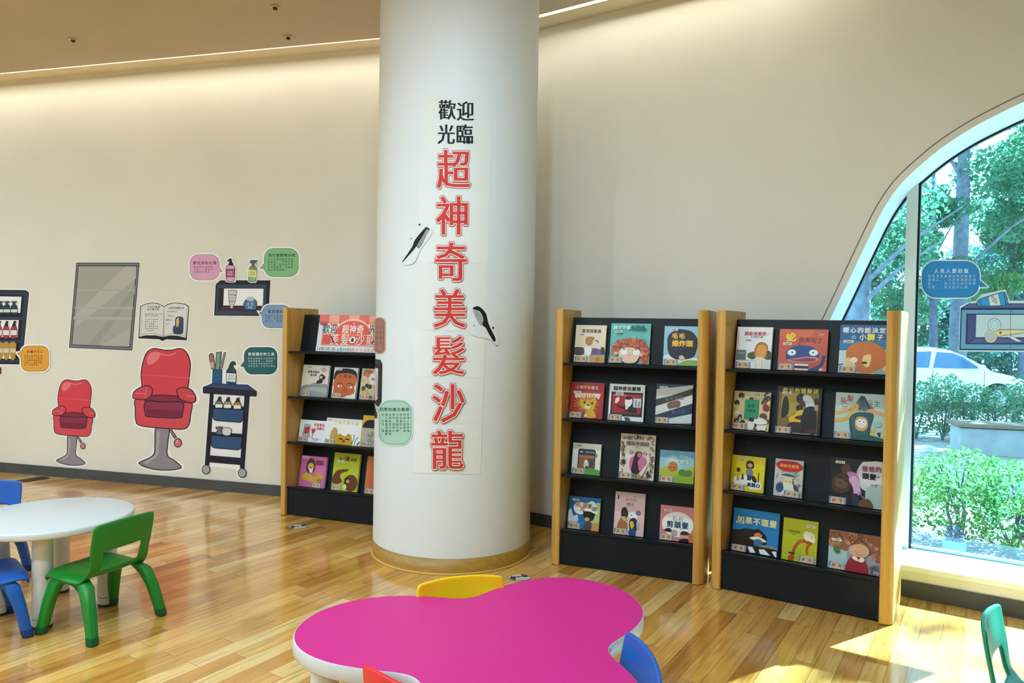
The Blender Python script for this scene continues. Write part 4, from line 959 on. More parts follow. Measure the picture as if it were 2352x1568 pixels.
# ---- bookcase at the window
def d(a):
    a.T('超級理髮師', 52, 16, 12, '#b04a4c', off=0.04).T('2', 88, 16, 10, '#4a4448').T('今天剪什麼', 56, 24, 7, '#4a4448', off=0.02)
    a.R(2, 56, 30, 82, '#5c7078').R(4, 62, 26, 64, '#c8a04c').R(0, 80, 100, 82, '#b8b4b0').C('34 66 40 62 52 60 60 70 50 78 36 74', '#4a4a24').C('82 62 92 56 100 62 100 76 84 76', '#4a4a24').C('52 58 58 42 68 36 82 38 90 48 88 62 86 72 56 72', '#a8682c').C('58 72 60 48 72 42 86 48 82 74 70 78', '#e09a28').C('50 100 54 78 64 72 80 76 82 100', '#e6e0d0').L('58 78 60 100', 1, '#8a8a80').L('76 78 78 100', 1, '#8a8a80').R(82, 78, 100, 100, '#dcd8dc')
book('C', 1, 0.015, 0.188, 0.228, 'white book with a long amber haired figure seen from behind', d, base='#ece9ea', code=(34, 32), es=2)
def d(a):
    a.P('0 0 100 0 100 100 0 100', '#c8502a').C('0 0 40 4 70 0 60 20 20 24 0 16', '#d0602c').C('60 60 96 44 100 90 70 100', '#c04a24')
    a.T('蛇', 24, 20, 20, '#f0c832', off=0.05, rot=-10).T('也長毛了', 65, 26, 12, '#7a2414', off=0.04, rot=3).T('!', 80, 24, 12, '#7a2414').T('文圖', 86, 12, 5, '#f0c8a0')
    a.C('16 70 18 52 30 42 50 39 70 42 82 54 84 68 74 78 50 80 26 78', '#1c3c80').L('76 94 90 84 94 62', 7, '#1c2c60').C('64 96 80 90 86 96 82 100 64 100', '#1c2c60').C('20 74 30 72 60 66 82 68 80 76 60 80 26 80', '#d07a86').C('24 75 40 73 62 69 78 71 74 76 50 78', '#8c2434').E(28, 57, 9, 7.5, '#eef0ee').E(73, 56, 9, 7.5, '#eef0ee').E(29, 57, 1.4, 2.6, '#141414').E(72, 56, 1.4, 2.6, '#141414').L('44 40 40 34 46 32', 1.2, '#201820', sm=False)
    a.R(36, 84, 64, 98, '#f0eee8').R(36, 88, 64, 95, '#181418').R(86, 93, 93, 98, '#e8c0b8')
book('C', 1, 0.240, 0.240, 0.220, 'orange book with a blue big eyed snake', d, base='#c8502a', code=(18, 36), cw=18, es=0)
def d(a):
    a.P('0 0 100 0 100 30 0 34', '#1a5a94').P('0 34 100 30 100 50 0 54', '#2f74aa').P('0 54 100 50 100 100 0 100', '#c9d6dc').C('30 96 60 92 100 80 100 100 20 100', '#e0cba8')
    a.T('暖心的話決定', 48, 11, 13, '#d8e0e6', off=0.04, sp=1.12).T('的', 28, 26, 10, '#d8e0e6').T('小', 46, 25, 14, '#f0ecd8', off=0.03).T('獅', 62, 25, 15, '#e8d82c', off=0.06).T('子', 80, 25, 13, '#e8dca0', off=0.03)
    a.C('14 62 20 46 40 36 66 36 88 48 96 68 88 88 66 98 40 98 22 90', '#c86c1c').C('12 74 22 68 30 76 34 86 20 88', '#e8c27c').E(31, 73, 7, 6, '#f0e2d8').C('50 64 64 62 62 84 54 86 48 78', '#efc884').C('48 76 56 76 56 80 48 80', '#2a1c14').C('74 94 84 90 92 94 90 100 74 100', '#8aa4b4').L('0 84 10 82', 2, '#26303c')
book('C', 1, 0.537, 0.230, 0.247, 'deep blue book with a huge round orange lion mane', d, base='#c9d6dc', code=(18, 35), cw=20, es=2)
def d(a):
    random.seed(21)
    for i in range(40):
        x, y = random.uniform(5, 95), random.uniform(4, 96)
        if 28 < x < 70 and 22 < y < 76: continue
        a.C(f'{x-7} {y+5} {x-5} {y-4} {x+3} {y-6} {x+7} {y+1} {x+3} {y+6}', random.choice(['#3a2418', '#4a3020', '#2a1c18', '#6a3a28', '#e8dcb8', '#5a2a2c']), 3); a.E(x + 1, y + 3, 2.6, 2.4, random.choice(['#c89468', '#e0b890', '#8a5a3c']), n=9)
    a.E(90, 40, 9, 9, '#7a2430').E(84, 62, 10, 8, '#5a3c34').C('58 76 70 66 90 70 96 80 70 84', '#efe8dc').P('32 22 70 20 70 70 32 72', '#1f8a64').T('髮型', 50, 38, 10, '#14503c', off=0.03).T('大集合', 50, 50, 9, '#14503c', off=0.03).C('46 76 56 70 62 78 60 96 48 98', '#efe4d0').C('46 76 50 68 60 70 58 78', '#1c1614').P('68 86 96 84 92 98 70 98', '#eee6da')
book('C', 2, 0.007, 0.194, 0.209, 'cream book with a green panel among many small hairdo figures', d, base='#d8c48c', code=(66, 6), es=0)
def d(a):
    a.P('4 12 94 14 94 100 4 100', '#7a6230').P('10 14 60 14 60 60 10 66', '#a8922c').P('60 14 94 14 94 60 60 60', '#8a7424').T('叔公的理髮店', 52, 8, 12, '#c8b83a', off=0.05, sp=1.15)
    a.C('44 22 52 14 62 18 64 28 56 34 46 32', '#201410').C('60 30 60 18 74 18 84 30 84 42 70 44', '#cfd4d8').C('48 30 60 28 66 38 58 42', '#4a2a1c').C('44 44 50 38 58 40 58 50 50 54', '#2a1a12').C('44 60 50 50 62 50 66 62 58 74 46 72', '#d8b41c').C('30 66 46 60 58 66 48 78 34 78', '#e0b820').C('42 66 54 60 64 60 62 70', '#4a2a1c').C('64 46 84 40 92 60 88 100 56 100 56 76', '#16100e').C('30 78 56 76 56 98 30 98', '#3a2014').C('14 30 22 22 28 40 26 60 12 66', '#2a1c14').C('84 26 92 22 96 34 88 40', '#3a2a1c').R(86, 36, 94, 48, '#b08a6a').E(80, 92, 12, 6, '#4a2418').L('40 98 60 98 80 97', 1.6, '#c8a86c', sm=False)
book('C', 2, 0.236, 0.220, 0.250, 'dark book of a barber cutting a child\'s hair on a yellow ground', d, base='#171413', code=(22, 15), cw=20, es=0)
def d(a):
    a.T('長', 16, 18, 15, '#b04a54', off=0.02, rot=-8).T('髮', 30, 12, 15, '#b04a54', off=0.02, rot=6).T('公', 70, 18, 13, '#4a6468', off=-0.0).T('主', 84, 20, 14, '#4a6468').C('40 30 52 4 62 16 78 32 60 38', '#6a7a7c')
    for i in range(9): a.L(f'{52+i*0.8} 6 {40+i*4.5} {34+i%3*4}', 1.3, '#2a4448', sm=False)
    a.L('0 46 20 40 34 32 44 26 40 36 28 40', 8, '#dfb05c').L('0 62 20 58 34 48 44 50', 8, '#e0a84c').L('100 44 84 40 72 36 60 46', 8, '#dba07a').L('100 94 84 92 78 82 82 74', 8, '#e0b45c').C('30 60 40 44 60 40 78 44 74 70 68 100 40 100', '#24545a')
    for i in range(7): a.L(f'{36+i*5} {50+i%2*4} {42+i*4} 98', 1.2, '#4a868a', sm=False)
    a.C('42 64 46 52 58 50 66 56 68 70 60 80 46 78', '#d8a458').E(55, 64, 11, 10, '#efe4da').E(51, 60, 4, 4, '#fff').E(60, 61, 4, 4, '#fff').E(51, 60, 1.4, 1.4, '#222').E(60, 61, 1.4, 1.4, '#222').C('0 92 40 90 70 88 100 94 100 100 0 100', '#1e5a58').P('86 82 94 80 92 92', '#2a2420').C('80 60 92 58 94 68 82 70', '#9ac4bc')
book('C', 2, 0.524, 0.228, 0.234, 'pale blue green book of a long golden haired figure on a dark peak', d, base='#b6d0cb', code=(20, 31), cw=20, es=0)
def d(a):
    a.C('8 70 20 58 40 56 60 50 72 62 90 70 92 88 60 92 50 80 20 84', '#f2efe6').C('44 30 46 16 56 12 66 16 68 30 60 36 48 36', '#3a2418').E(56, 26, 7, 6, '#c8986c').C('46 40 56 34 66 42 64 56 50 58', '#7a7a8c').R(50, 54, 62, 68, '#26304e').C('16 44 18 36 26 36 28 44 24 50', '#4a2a14').C('20 50 26 50 26 70 18 70', '#c8a83c').P('34 52 38 52 40 68 32 68', '#4a3a20').C('62 60 66 54 74 58 80 70 70 72', '#2a2018').R(82, 44, 85, 72, '#3a3018').T('真開心', 70, 80, 12.5, '#26304e', off=0.05).T('!', 90, 80, 12, '#26304e', off=0.05)
book('C', 3, 0.004, 0.178, 0.190, 'bright yellow book of a boy with brown helmet hair', d, base='#dccb16', code=(32, 11), es=0)
def d(a):
    curls(a, 50, 60, 48, 38, ['#8a8684', '#a8a4a0', '#6a6866'], 70, 1.6, 31); a.C('4 16 20 6 50 4 80 6 98 18 84 28 50 32 20 28', '#c41c26').T('頭髮洗髮精', 52, 17, 13, '#e8a83c', off=0.03)
    a.C('24 46 32 38 50 36 68 38 74 46 60 52 36 52', '#c8ccc8').C('26 44 40 38 66 40 72 46', '#4a5a58').C('32 60 36 50 60 50 66 60 58 70 38 70', '#e8c49c').C('20 86 30 66 50 64 70 66 84 84 60 94 30 96', '#e0dcd0').C('8 82 14 68 30 64 36 80 24 90', '#2c5078').C('70 64 84 72 86 82 74 80', '#3c4a58').L('40 60 46 58', 1.4, '#222').L('54 58 60 60', 1.4, '#222')
book('C', 3, 0.235, 0.142, 0.195, 'narrow book with a red title banner over a white capped figure', d, base='#c9c4bd', code=None, es=38)
def d(a):
    a.C('50 30 60 6 70 4 100 6 100 100 80 100 76 70 60 60', '#c8cfd0').C('58 8 100 6 100 50 60 50', '#dcd6dc').C('70 60 100 50 100 100 74 100', '#a8c0ba').T('爸爸的', 78, 18, 12, '#8a2a5c', off=0.05, rot=-2).T('頭髮', 74, 34, 13, '#221c28', off=0.05).T('文圖', 88, 33, 5, '#3a343c').T('作者', 84, 52, 7, '#6a6468')
    a.C('22 30 22 18 30 12 38 18 38 30 32 36', '#5a3a2c').C('4 60 8 40 20 32 32 38 40 54 38 68 22 76 8 72', '#4a2f24').C('10 48 16 42 30 46 34 60 24 66 12 62', '#6a4632').L('14 46 20 42 26 46', 2.4, '#1c1210').L('28 50 34 48', 2.4, '#1c1210').E(20, 54, 2, 1.4, '#1c1210').E(36, 12, 2.5, 2.5, '#2a1c18').C('32 32 44 28 54 38 58 56 64 80 76 86 60 76 48 74 44 54', '#b07ab0').C('36 44 48 36 58 54 56 76 48 78 44 60', '#d6a6c8').C('44 78 54 74 56 96 46 98', '#232a42').C('60 86 76 82 84 100 58 100', '#6a4430').C('8 44 4 30 14 26 20 30', '#2a1814')
book('C', 3, 0.510, 0.243, 0.234, 'black book of a child in a lilac cape on a father\'s shoulders', d, base='#191414', code=(18, 10), cw=18, es=0)
def d(a):
    a.T('如果不理髮', 52, 26, 16, '#e6e0b4', off=0.05, sp=1.1).T('文圖', 50, 10, 5, '#5aa0c8').C('0 54 14 50 26 46 44 44 62 46 74 56 76 74 60 84 30 82 10 84 0 80', '#241510').E(57, 56, 9, 7, '#d8803c').C('48 54 50 44 58 42 66 48 64 54 58 50', '#1c120e').C('40 64 56 60 74 66 72 70 44 68', '#ece6e0').C('50 68 64 66 68 80 58 86 50 82', '#2a6aa0').C('60 80 80 76 98 80 98 90 70 86', '#8a8680').P('34 88 44 86 52 98 40 100', '#eef0f0').P('58 90 70 88 84 99 62 98', '#eef0f0').P('86 90 98 86 98 100 94 100', '#eef0f0').C('0 84 40 82 100 84 100 100 0 100', '#241510')
    a.P('36 86 46 85 54 97 42 99', '#eef0f0').P('60 88 72 86 86 98 64 98', '#eef0f0').P('88 88 98 86 99 99 96 99', '#eef0f0')
book('C', 4, 0.019, 0.243, 0.230, 'bright blue book with a long trail of black hair', d, base='#1b7cbc', code=(16, 33), cw=18, es=0)
def d(a):
    a.L('28 96 32 84 36 70 44 58 58 48', 9, '#9c5a1c').C('22 88 36 86 34 100 20 100', '#a8481c').R(20, 80, 38, 84, '#3a2414').L('44 52 60 50 70 38 64 28', 9, '#b86424').C('58 50 78 46 88 50 78 60 72 56', '#a8541c').L('74 58 72 72 74 80', 7, '#a8581c').C('60 34 66 26 84 28 92 36 92 50 78 48 66 46', '#e8e6d0').E(84, 38, 4, 4, '#c8c8a0').T('小獅的長頸鹿', 32, 30, 6, '#6a7a2c', off=0.02, sy=1.1).T('頭髮', 32, 36, 6, '#6a7a2c')
book('C', 4, 0.284, 0.172, 0.216, 'mustard yellow book of a brown giraffe neck', d, base='#b5b31c', code=(80, 13), cw=24, es=50)
def d(a):
    a.R(0, 0, 100, 100, '#9c9aa8').R(0, 40, 36, 100, '#a8c4c8'); a.C('0 0 100 0 100 60 90 66 80 40 50 30 40 36 34 50 10 40 0 30', '#9a6242')
    random.seed(40)
    for i in range(46):
        x = random.uniform(3, 99); y = random.uniform(3, 40) if x < 75 else random.uniform(3, 66)
        if 40 < x < 74 and y > 30: continue
        s = random.uniform(4, 7); a.E(x, y, s, s * 1.05, random.choice(['#7a4630', '#a86a48', '#b87e5c', '#8a5238']), n=12); a.E(x + 1, y + 1, s * 0.55, s * 0.55, random.choice(['#c89070', '#a06444']), n=10)
    a.C('40 44 46 32 60 26 72 30 78 44 70 58 56 62 44 56', '#dca888').L('50 46 56 48 60 46', 1.2, '#b87a5c').L('54 52 60 54 66 51', 1.2, '#b06a54').C('14 40 18 42 22 50 20 58 12 56 10 46', '#3a7a3c').C('36 84 42 66 52 60 66 62 74 76 76 100 36 100', '#a02430').C('46 62 54 60 58 70 50 68', '#eee8de').C('58 70 64 60 70 64 66 72', '#eee8de').C('80 80 90 74 100 76 100 100 80 100', '#7a7a88'); curls(a, 90, 88, 9, 10, ['#c8c8d0', '#4a4a58'], 18, 1.2, 7)
book('C', 4, 0.512, 0.243, 0.190, 'book of a girl with huge brown curls and a red coat', d, base='#9c9aa8', code=(16, 24), cw=18, es=2)

# ------------------------------------------------------------------ tables
TW = M('#d2d3d3', 0.32, 0.5); TWL = M('#dcdcd8', 0.4, 0.4)
def table_leg(parent, x, y, top, r=0.042):
    q = MB(); q.lathe([(r * 0.95, 0.012), (r, 0.05), (r * 1.02, top - 0.06), (r * 0.98, top)], TWL, 28)
    lg = q.build('leg', parent); lg.location = (x, y, 0)
    q = MB(); q.lathe([(r * 0.93, 0.0), (r * 0.97, 0.004), (r * 0.97, 0.0125)], M('#3a3a3a', 0.6), 28); q.build('foot_pad', lg)
    q = MB(); q.lathe([(r * 1.0, 0.044), (r * 1.012, 0.0445), (r * 1.012, 0.0465), (r * 1.0, 0.047)], M('#8a8a86', 0.5), 28); q.build('joint_ring', lg)
t = thing('round_table', 'white round children\'s table with thick white legs', 'table', (-2.168, 3.455, 0))
q = MB(); prof = [(0.0001, 0.428), (0.335, 0.428), (0.343, 0.431), (0.346, 0.438), (0.346, 0.456), (0.343, 0.462), (0.337, 0.464), (0.0001, 0.464)]
q.lathe(prof, TW, 96); tp = q.build('tabletop', t)
for x, y in ((-2.098, 3.272), (-2.285, 3.705), (-1.958, 3.545), (-2.39, 3.405)): table_leg(t, x + 2.168, y - 3.455, 0.428)
PC = Vector((-0.03, 2.17))
def clover(d=0.0, n=150):
    out = []
    for i in range(n):
        a = 2 * PI * i / n; r = 0.4892 + 0.14 * math.cos(3 * (a - math.radians(50.4))) - 0.002 * math.cos(6 * a) + 0.0139 * math.sin(6 * a) + d
        out.append((r * math.cos(a), r * math.sin(a)))
    return out
t = thing('clover_table', 'three lobed children\'s table with a magenta top and white edge', 'table', (PC.x, PC.y, 0))
q = MB(); rings = []
for d_, z in ((-0.03, 0.412), (-0.004, 0.414), (0.0, 0.418), (0.0, 0.455), (-0.003, 0.4595)):
    rings.append([(x, y, z) for x, y in clover(d_)])
q.loft(rings, TW, smooth=True, caps=True); q.build('edge_band', t)
q = MB(); q.loft([[(x, y, 0.458) for x, y in clover(-0.003)], [(x, y, 0.4602) for x, y in clover(-0.0045)]], M('#cf1880', 0.42, 0.4), smooth=False); q.build('magenta_top', t)
for an in (189, 66, -58):
    a = math.radians(an); table_leg(t, 0.50 * math.cos(a), 0.50 * math.sin(a), 0.412, 0.040)

# ------------------------------------------------------------------ children's chairs
PROF = [(0.165, 0.246, .150), (0.163, 0.262, .160), (0.153, 0.273, .166), (0.115, 0.277, .171), (0.06, 0.272, .173), (0.01, 0.268, .174), (-0.035, 0.266, .172), (-0.062, 0.268, .168),
        (-0.082, 0.276, .162), (-0.096, 0.291, .157), (-0.103, 0.310, .154), (-0.107, 0.333, .153), (-0.111, 0.355, .156), (-0.115, 0.376, .160), (-0.120, 0.400, .160), (-0.126, 0.430, .161), (-0.132, 0.464, .161), (-0.136, 0.488, .158), (-0.138, 0.499, .151)]
def shell_part(rows, mt, holes):
    nx = 16; th = 0.013; vs = []; idx = {}
    bm = bmesh.new()
    for i in rows:
        y, z, hw = PROF[i]
        for j in range(nx + 1):
            a = -1 + 2 * j / nx; back = min(max((z - 0.275) / 0.1, 0), 1) if i > 7 else 0
            yy = y - 0.020 * back * (1 - a * a) + 0.006 * back
            zz = z - (0.010 * (1 - a * a) if 2 < i < 9 else 0) - (0.026 * (abs(a) ** 8) if i < 8 else 0)
            if i >= len(PROF) - 3: zz += 0.010 * (1 - abs(a) ** 2.5) * (1 if i == len(PROF) - 1 else 0.6)
            idx[(i, j)] = bm.verts.new((a * hw, yy, zz))
    for i, k in zip(rows[:-1], rows[1:]):
        for j in range(nx):
            if holes and (i, j) in HOLE: continue
            bm.faces.new([idx[(i, j)], idx[(i, j + 1)], idx[(k, j + 1)], idx[(k, j)]])
    me = bpy.data.meshes.new('shell'); bm.to_mesh(me); bm.free(); me.materials.append(mt)
    for p in me.polygons: p.use_smooth = True
    return me
HOLE = {(i, j) for i in range(9, 13) for j in range(16) if abs(-1 + 2 * (j + 0.5) / 16) < 0.64}
LEGS = {'fr': (1, 1), 'fl': (-1, 1), 'rr': (1, -1), 'rl': (-1, -1)}
def chair(label, cx, cy, fx, fy, colr, dark, group='children\'s plastic chairs'):
    mt = M(colr, 0.38, 0.5); md = M(dark, 0.45, 0.4)
    rz = math.atan2(fy, fx) - PI / 2
    t = thing('child_chair', label, 'chair', (cx, cy, 0), rz, group)
    key = 'chair_' + colr
    for nm, rows, hole in (('moulded_shell', list(range(len(PROF))), True),):
        me = shell_part(rows, mt, hole); me.name = nm
        o = bpy.data.objects.new(nm, me); COL.objects.link(o); o.parent = t
        s_ = o.modifiers.new('solid', 'SOLIDIFY'); s_.thickness = 0.014; s_.offset = 0
        s_ = o.modifiers.new('subd', 'SUBSURF'); s_.levels = 2; s_.render_levels = 2
    for sx in (-1, 1):
        # side apron arching between the two legs
        q = MB(); rings = []
        for k in range(13):
            f = -1 + 2 * k / 12; y = 0.074 * f + 0.020; dz = 0.052 * abs(f) ** 2.2
            zt, zb_ = 0.256, 0.236 - dz * 0.62
            x0, x1 = 0.138, 0.164
            rings.append([(sx * x0, y, zb_), (sx * x1, y, zb_ - 0.002), (sx * (x1 + 0.001), y, zt - 0.004), (sx * (x1 - 0.006), y, zt), (sx * x0, y, zt)][::sx])
        q.loft(rings, mt); q.build('side_rail', t)
        for sy in (-1, 1):
            q = MB(); rings = []
            path = [(0.132, 0.080, 0.252, 0.040, 0.026), (0.150, 0.102, 0.226, 0.050, 0.034), (0.165, 0.126, 0.15, 0.042, 0.031), (0.174, 0.143, 0.07, 0.037, 0.029), (0.178, 0.150, 0.034, 0.036, 0.028)]
            for pi_, (x, y, z, wy, wx) in enumerate(path):
                rg = []
                if sy < 0: y = (0.034, 0.078, 0.116, 0.141, 0.150)[pi_]
                if pi_ == 0: z += 0.004
                for k in range(16):
                    a = 2 * PI * k / 16; c, s_ = math.cos(a), math.sin(a)
                    rg.append((sx * x + 0.75 * wx * math.copysign(abs(c) ** 0.6, c), sy * y + 0.62 * wy * math.copysign(abs(s_) ** 0.6, s_), z))
                rings.append(rg)
            q.loft(rings, mt); lg = q.build('leg', t)
            q = MB(); rings = []
            for (x, y, z, k2) in ((0.178, 0.150, 0.036, 1.03), (0.181, 0.155, 0.012, 1.03), (0.182, 0.157, 0.002, 0.96), (0.182, 0.157, 0.0, 0.8)):
                rg = []
                for k in range(16):
                    a = 2 * PI * k / 16; c, s_ = math.cos(a), math.sin(a)
                    rg.append((sx * x + 0.75 * 0.028 * k2 * math.copysign(abs(c) ** 0.6, c), sy * y + 0.62 * 0.036 * k2 * math.copysign(abs(s_) ** 0.6, s_), z))
                rings.append(rg)
            q.loft(rings, md); f_ = q.build('foot_cap', lg); f_['label'] = 'darker foot cap'
    return t
chair('green plastic child chair tucked up to the white round table', -1.848, 3.3145, -0.932, 0.361, '#067a22', '#06522c')
chair('blue plastic child chair beside the green chair at the white round table', -2.334, 3.190, 0.72, 0.69, '#1258b0', '#0e3a78')
chair('blue plastic child chair across the white round table, its backrest towards the wall', -2.784, 3.81, 0.27, -0.96, '#1258b0', '#0e3a78')
chair('yellow plastic child chair at the magenta table, below the column', -0.119, 2.423, 0.34, -0.94, '#f6c800', '#c89a00')
chair('blue plastic child chair tucked into the magenta table', 0.243, 1.974, -0.99, -0.12, '#1258b0', '#0e3a78')
chair('red plastic child chair tucked into the magenta table', -0.172, 1.909, 0.64, 0.77, '#e0202c', '#a01420')
chair('teal green plastic child chair standing alone by the window', 1.640, 2.215, 0.76, -0.65, '#0a8a66', '#0a5c44')

# ------------------------------------------------------------------ marks on the floor
def floor_decal(label, px, py, rx, ry, rot):
    p = on_floor(px, py)
    q = MB(); a = Art(asp=1); a.E(0, 0, rx, ry, '#2a2420', rot=rot).E(0, 0, rx * 0.95, ry * 0.93, '#d9d2cc', rot=rot)
    c, s_ = math.cos(math.radians(rot)), math.sin(math.radians(rot))
    a.tf = lambda p_: (p_[0] * c - p_[1] * s_, p_[0] * s_ + p_[1] * c)
    a.P(f'{-rx*.92} {ry*.1} {-rx*.5} {-ry*.75} {-rx*.35} {ry*.4} {-rx*.6} {ry*.7}', '#4a4038').P(f'{rx*.3} {-ry*.9} {rx*.8} {-ry*.5} {rx*.9} {ry*.1} {rx*.45} {ry*.2}', '#5a4a42').T('請脫鞋', 0.0, -0.01, rx * 0.4, '#3a3430', off=0.03).R(-rx * .3, ry * .45, rx * .4, ry * .62, '#8a7c76')
    a.into(q, lambda x, y, h: Vector((p.x + x, p.y - y, h)), None, h0=0.0006, dh=0.0003)
    tag(q.build('floor_decal', loc=p), label, 'floor decal')
floor_decal('oval black and white sticker on the floor in front of the bookcase behind the column', 685, 1209, 0.066, 0.052, -20)
floor_decal('oval black and white sticker on the floor between yellow chair and magenta table edge', 1193, 1326, 0.066, 0.052, -20)
p = on_floor(78, 1101)
q = MB(); q.box(-0.10, -0.06, 0, 0.10, 0.06, 0.004, M('#4a2f22', 0.5)); q.box(-0.085, -0.045, 0.004, 0.085, 0.045, 0.006, M('#33211a', 0.5))
o = q.build('floor_socket_cover'); o.location = p; o.rotation_euler = (0, 0, math.radians(57))
tag(o, 'dark brown flush cover plate in the floor near the skirting', 'floor plate')

# ------------------------------------------------------------------ outside
GZ = -0.06
def gz(y): return GZ - 0.30 * min(max((y - 7.5) / 8, 0), 1)
PAVE = noise_paint('paving', '#8d8f92', '#a9aaac', 3, 0.85)
mt, nt, b = nmat('paving_slabs')
g = nd(nt, 'ShaderNodeNewGeometry'); br = nd(nt, 'ShaderNodeTexBrick'); br.inputs['Scale'].default_value = 2.2
br.inputs['Color1'].default_value = (*rgb('#8f8f92'), 1); br.inputs['Color2'].default_value = (*rgb('#a3a2a4'), 1); br.inputs['Mortar'].default_value = (*rgb('#6a6c70'), 1); br.inputs['Mortar Size'].default_value = 0.012
nt.links.new(g.outputs['Position'], br.inputs['Vector']); nt.links.new(br.outputs[0], b.inputs['Base Color']); b.inputs['Roughness'].default_value = 0.85
mb = MB(); ys = [-4, 3.2, 7.5, 9.5, 11.5, 13.5, 15.5, 60]
def gx0(y): return -14 if y > 6.9 else 3.0
# the ground starts behind the curved wall
vs = []; fs = []
cols_ = (0.2, 2, 4, 6, 9, 16, 40)
for ss_ in cols_:
    for dd in (GLASS_D + 0.05, 2, 3.5, 6, 8.5, 11, 45):
        q_ = arc(ss_, dd); vs.append((q_.x, q_.y, gz(q_.y)))
for q_ in [arc(-14, dd) for dd in (9, 10, 12, 14, 16, 20, 45)]: vs.append((q_.x, q_.y, gz(q_.y)))
nc = len(cols_)
for i in range(nc - 1):
    for j in range(6):
        a = i * 7 + j; fs.append((a, a + 7, a + 8, a + 1))
for j in range(6): fs.append((nc * 7 + j, j, j + 1, nc * 7 + j + 1))
mb.add(vs, fs, mt)
struct(mb.build('ground'))
SHADED_SOIL = noise_paint('shaded_soil', '#4a4644', '#6a625c', 9, 0.95)  # bed soil kept dark to stand in for shade by the glass
mb = MB(); vs = []; fs = []
for i, ss_ in enumerate((0.4, 2, 4, 6, 8)):
    for dd, up in ((GLASS_D + 0.05, 0.006), (0.8, 0.02), (1.9, 0.02), (2.15, 0.006)):
        q_ = arc(ss_, dd); vs.append((q_.x, q_.y, gz(q_.y) + up))
    if i:
        for j in range(3): a = (i - 1) * 4 + j; fs.append((a, a + 4, a + 5, a + 1))
mb.add(vs, fs, SHADED_SOIL)
struct(mb.build('ground_bed'))
# low bench-topped wall between the hedges
def at_px(px, Y, z=None): return Vector(((px - 1176) / F_PX * Y, Y, gz(Y) if z is None else z))
BL_, BR_ = Vector((5.62, 9.15, 0)), Vector((9.4, 8.2, 0))
bt = thing('stone_bench', 'long low concrete bench with a plank seat beyond the window', 'bench', (*BL_.xy, gz(9.1)), math.atan2(BR_.y - BL_.y, BR_.x - BL_.x))
q = MB(); q.box(0.04, 0.04, 0, 3.9, 0.42, 0.34, noise_paint('concrete', '#8e9498', '#a3a8ab', 5, 0.9)); q.build('base', bt, bevel=0.01)
q = MB()
q.box(0, 0, 0.352, 3.94, 0.22, 0.40, M('#7c6a5a', 0.6)); q.box(0, 0.24, 0.352, 3.94, 0.46, 0.40, M('#7c6a5a', 0.6)); q.build('seat', bt, bevel=0.006)
for x in (0.3, 2.0, 3.6):
    q = MB(); q.box(x, 0.06, 0.34, x + 0.08, 0.40, 0.353, M('#3a4048', 0.6)); q.build('bracket', bt)

# leaves
def leaf_cloud(pts_r, n, size, mt, seed, shape=0.55, flat=0.0):
    """leaves scattered through a set of ellipsoids, one mesh"""
    rnd = random.Random(seed); V = []; Fc = []
    tot = sum(r[3] * r[4] * r[5] for r in pts_r) or 1
    for (x, y, z, rx, ry, rz_) in pts_r:
        for _ in range(int(n * rx * ry * rz_ / tot)):
            while True:
                a, b_, c = (rnd.uniform(-1, 1) for _ in range(3)); d2 = a * a + b_ * b_ + c * c
                if 0.12 < d2 < 1: break
            p = Vector((x + a * rx, y + b_ * ry, z + c * rz_)); s_ = size * rnd.uniform(0.6, 1.35)
            u = Vector((rnd.gauss(0, 1), rnd.gauss(0, 1), rnd.gauss(0, 1) * (1 - flat))).normalized(); v = u.orthogonal().normalized(); q_ = rnd.uniform(0, 6.28)
            v = (v * math.cos(q_) + u.cross(v) * math.sin(q_)); k = len(V)
            V += [p - u * s_, p + v * s_ * shape - u * s_ * .1, p + u * s_, p - v * s_ * shape - u * s_ * .1]; Fc.append((k, k + 1, k + 2, k + 3))
    q = MB(); q.add(V, Fc, mt); return q
LF = [leaf_mat('leaf_mid', '#3d7354', '#659a75'), leaf_mat('leaf_bright', '#48803f', '#78a862', 0.5), leaf_mat('leaf_dark', '#2c6458', '#4f8f7c', 0.4), leaf_mat('leaf_fresh', '#457f60', '#74a887', 0.5)]
BARK = [noise_paint('bark_grey', '#5f6674', '#7f8794', 7, 0.9), noise_paint('bark_brown', '#4a5262', '#687284', 7, 0.9)]
def hedge(label, a, b, hgt, dep, n, mats, seed, leafs=0.028, name='hedge'):
    a, b = Vector(a), Vector(b); L = (b - a).length; u = (b - a).normalized()
    c = (a + b) / 2
    t = thing(name, label, 'hedge', (c.x, c.y, gz(c.y)), math.atan2(u.y, u.x))
    rnd = random.Random(seed); blobs = []; stems = MB()
    k = int(L / 0.33)
    for i in range(k):
        x = -L / 2 + (i + 0.5) * L / k + rnd.uniform(-.08, .08); hh = hgt * rnd.uniform(0.86, 1.08)
        blobs.append((x, rnd.uniform(-.12, .12), hh * 0.72, 0.30, dep * 0.5, hh * 0.30))
        blobs.append((x, rnd.uniform(-.1, .1), hh * 0.36, 0.24, dep * 0.42, hh * 0.30))
        for _ in range(6):
            x2 = x + rnd.uniform(-.2, .2); y2 = rnd.uniform(-.2, .2) * dep
            stems.tube([(x, y2 * .3, 0), ((x + x2) / 2 + rnd.uniform(-.05, .05), y2 * .7, hh * .35), (x2, y2, hh * 0.8)], [0.014, 0.010, 0.004], BARK[1], 5)
    leaf_cloud(blobs, n, leafs, mats, seed).build('foliage', t)
    stems.build('stems', t)
    return t
n_ = lambda s_, d_: arc(s_, d_).xy.to_tuple()
hedge('bright green hedge growing right outside the arched window', n_(1.5, 1.55), n_(7.4, 1.55), 0.62, 0.95, 34000, LF[1], 5, 0.0165)
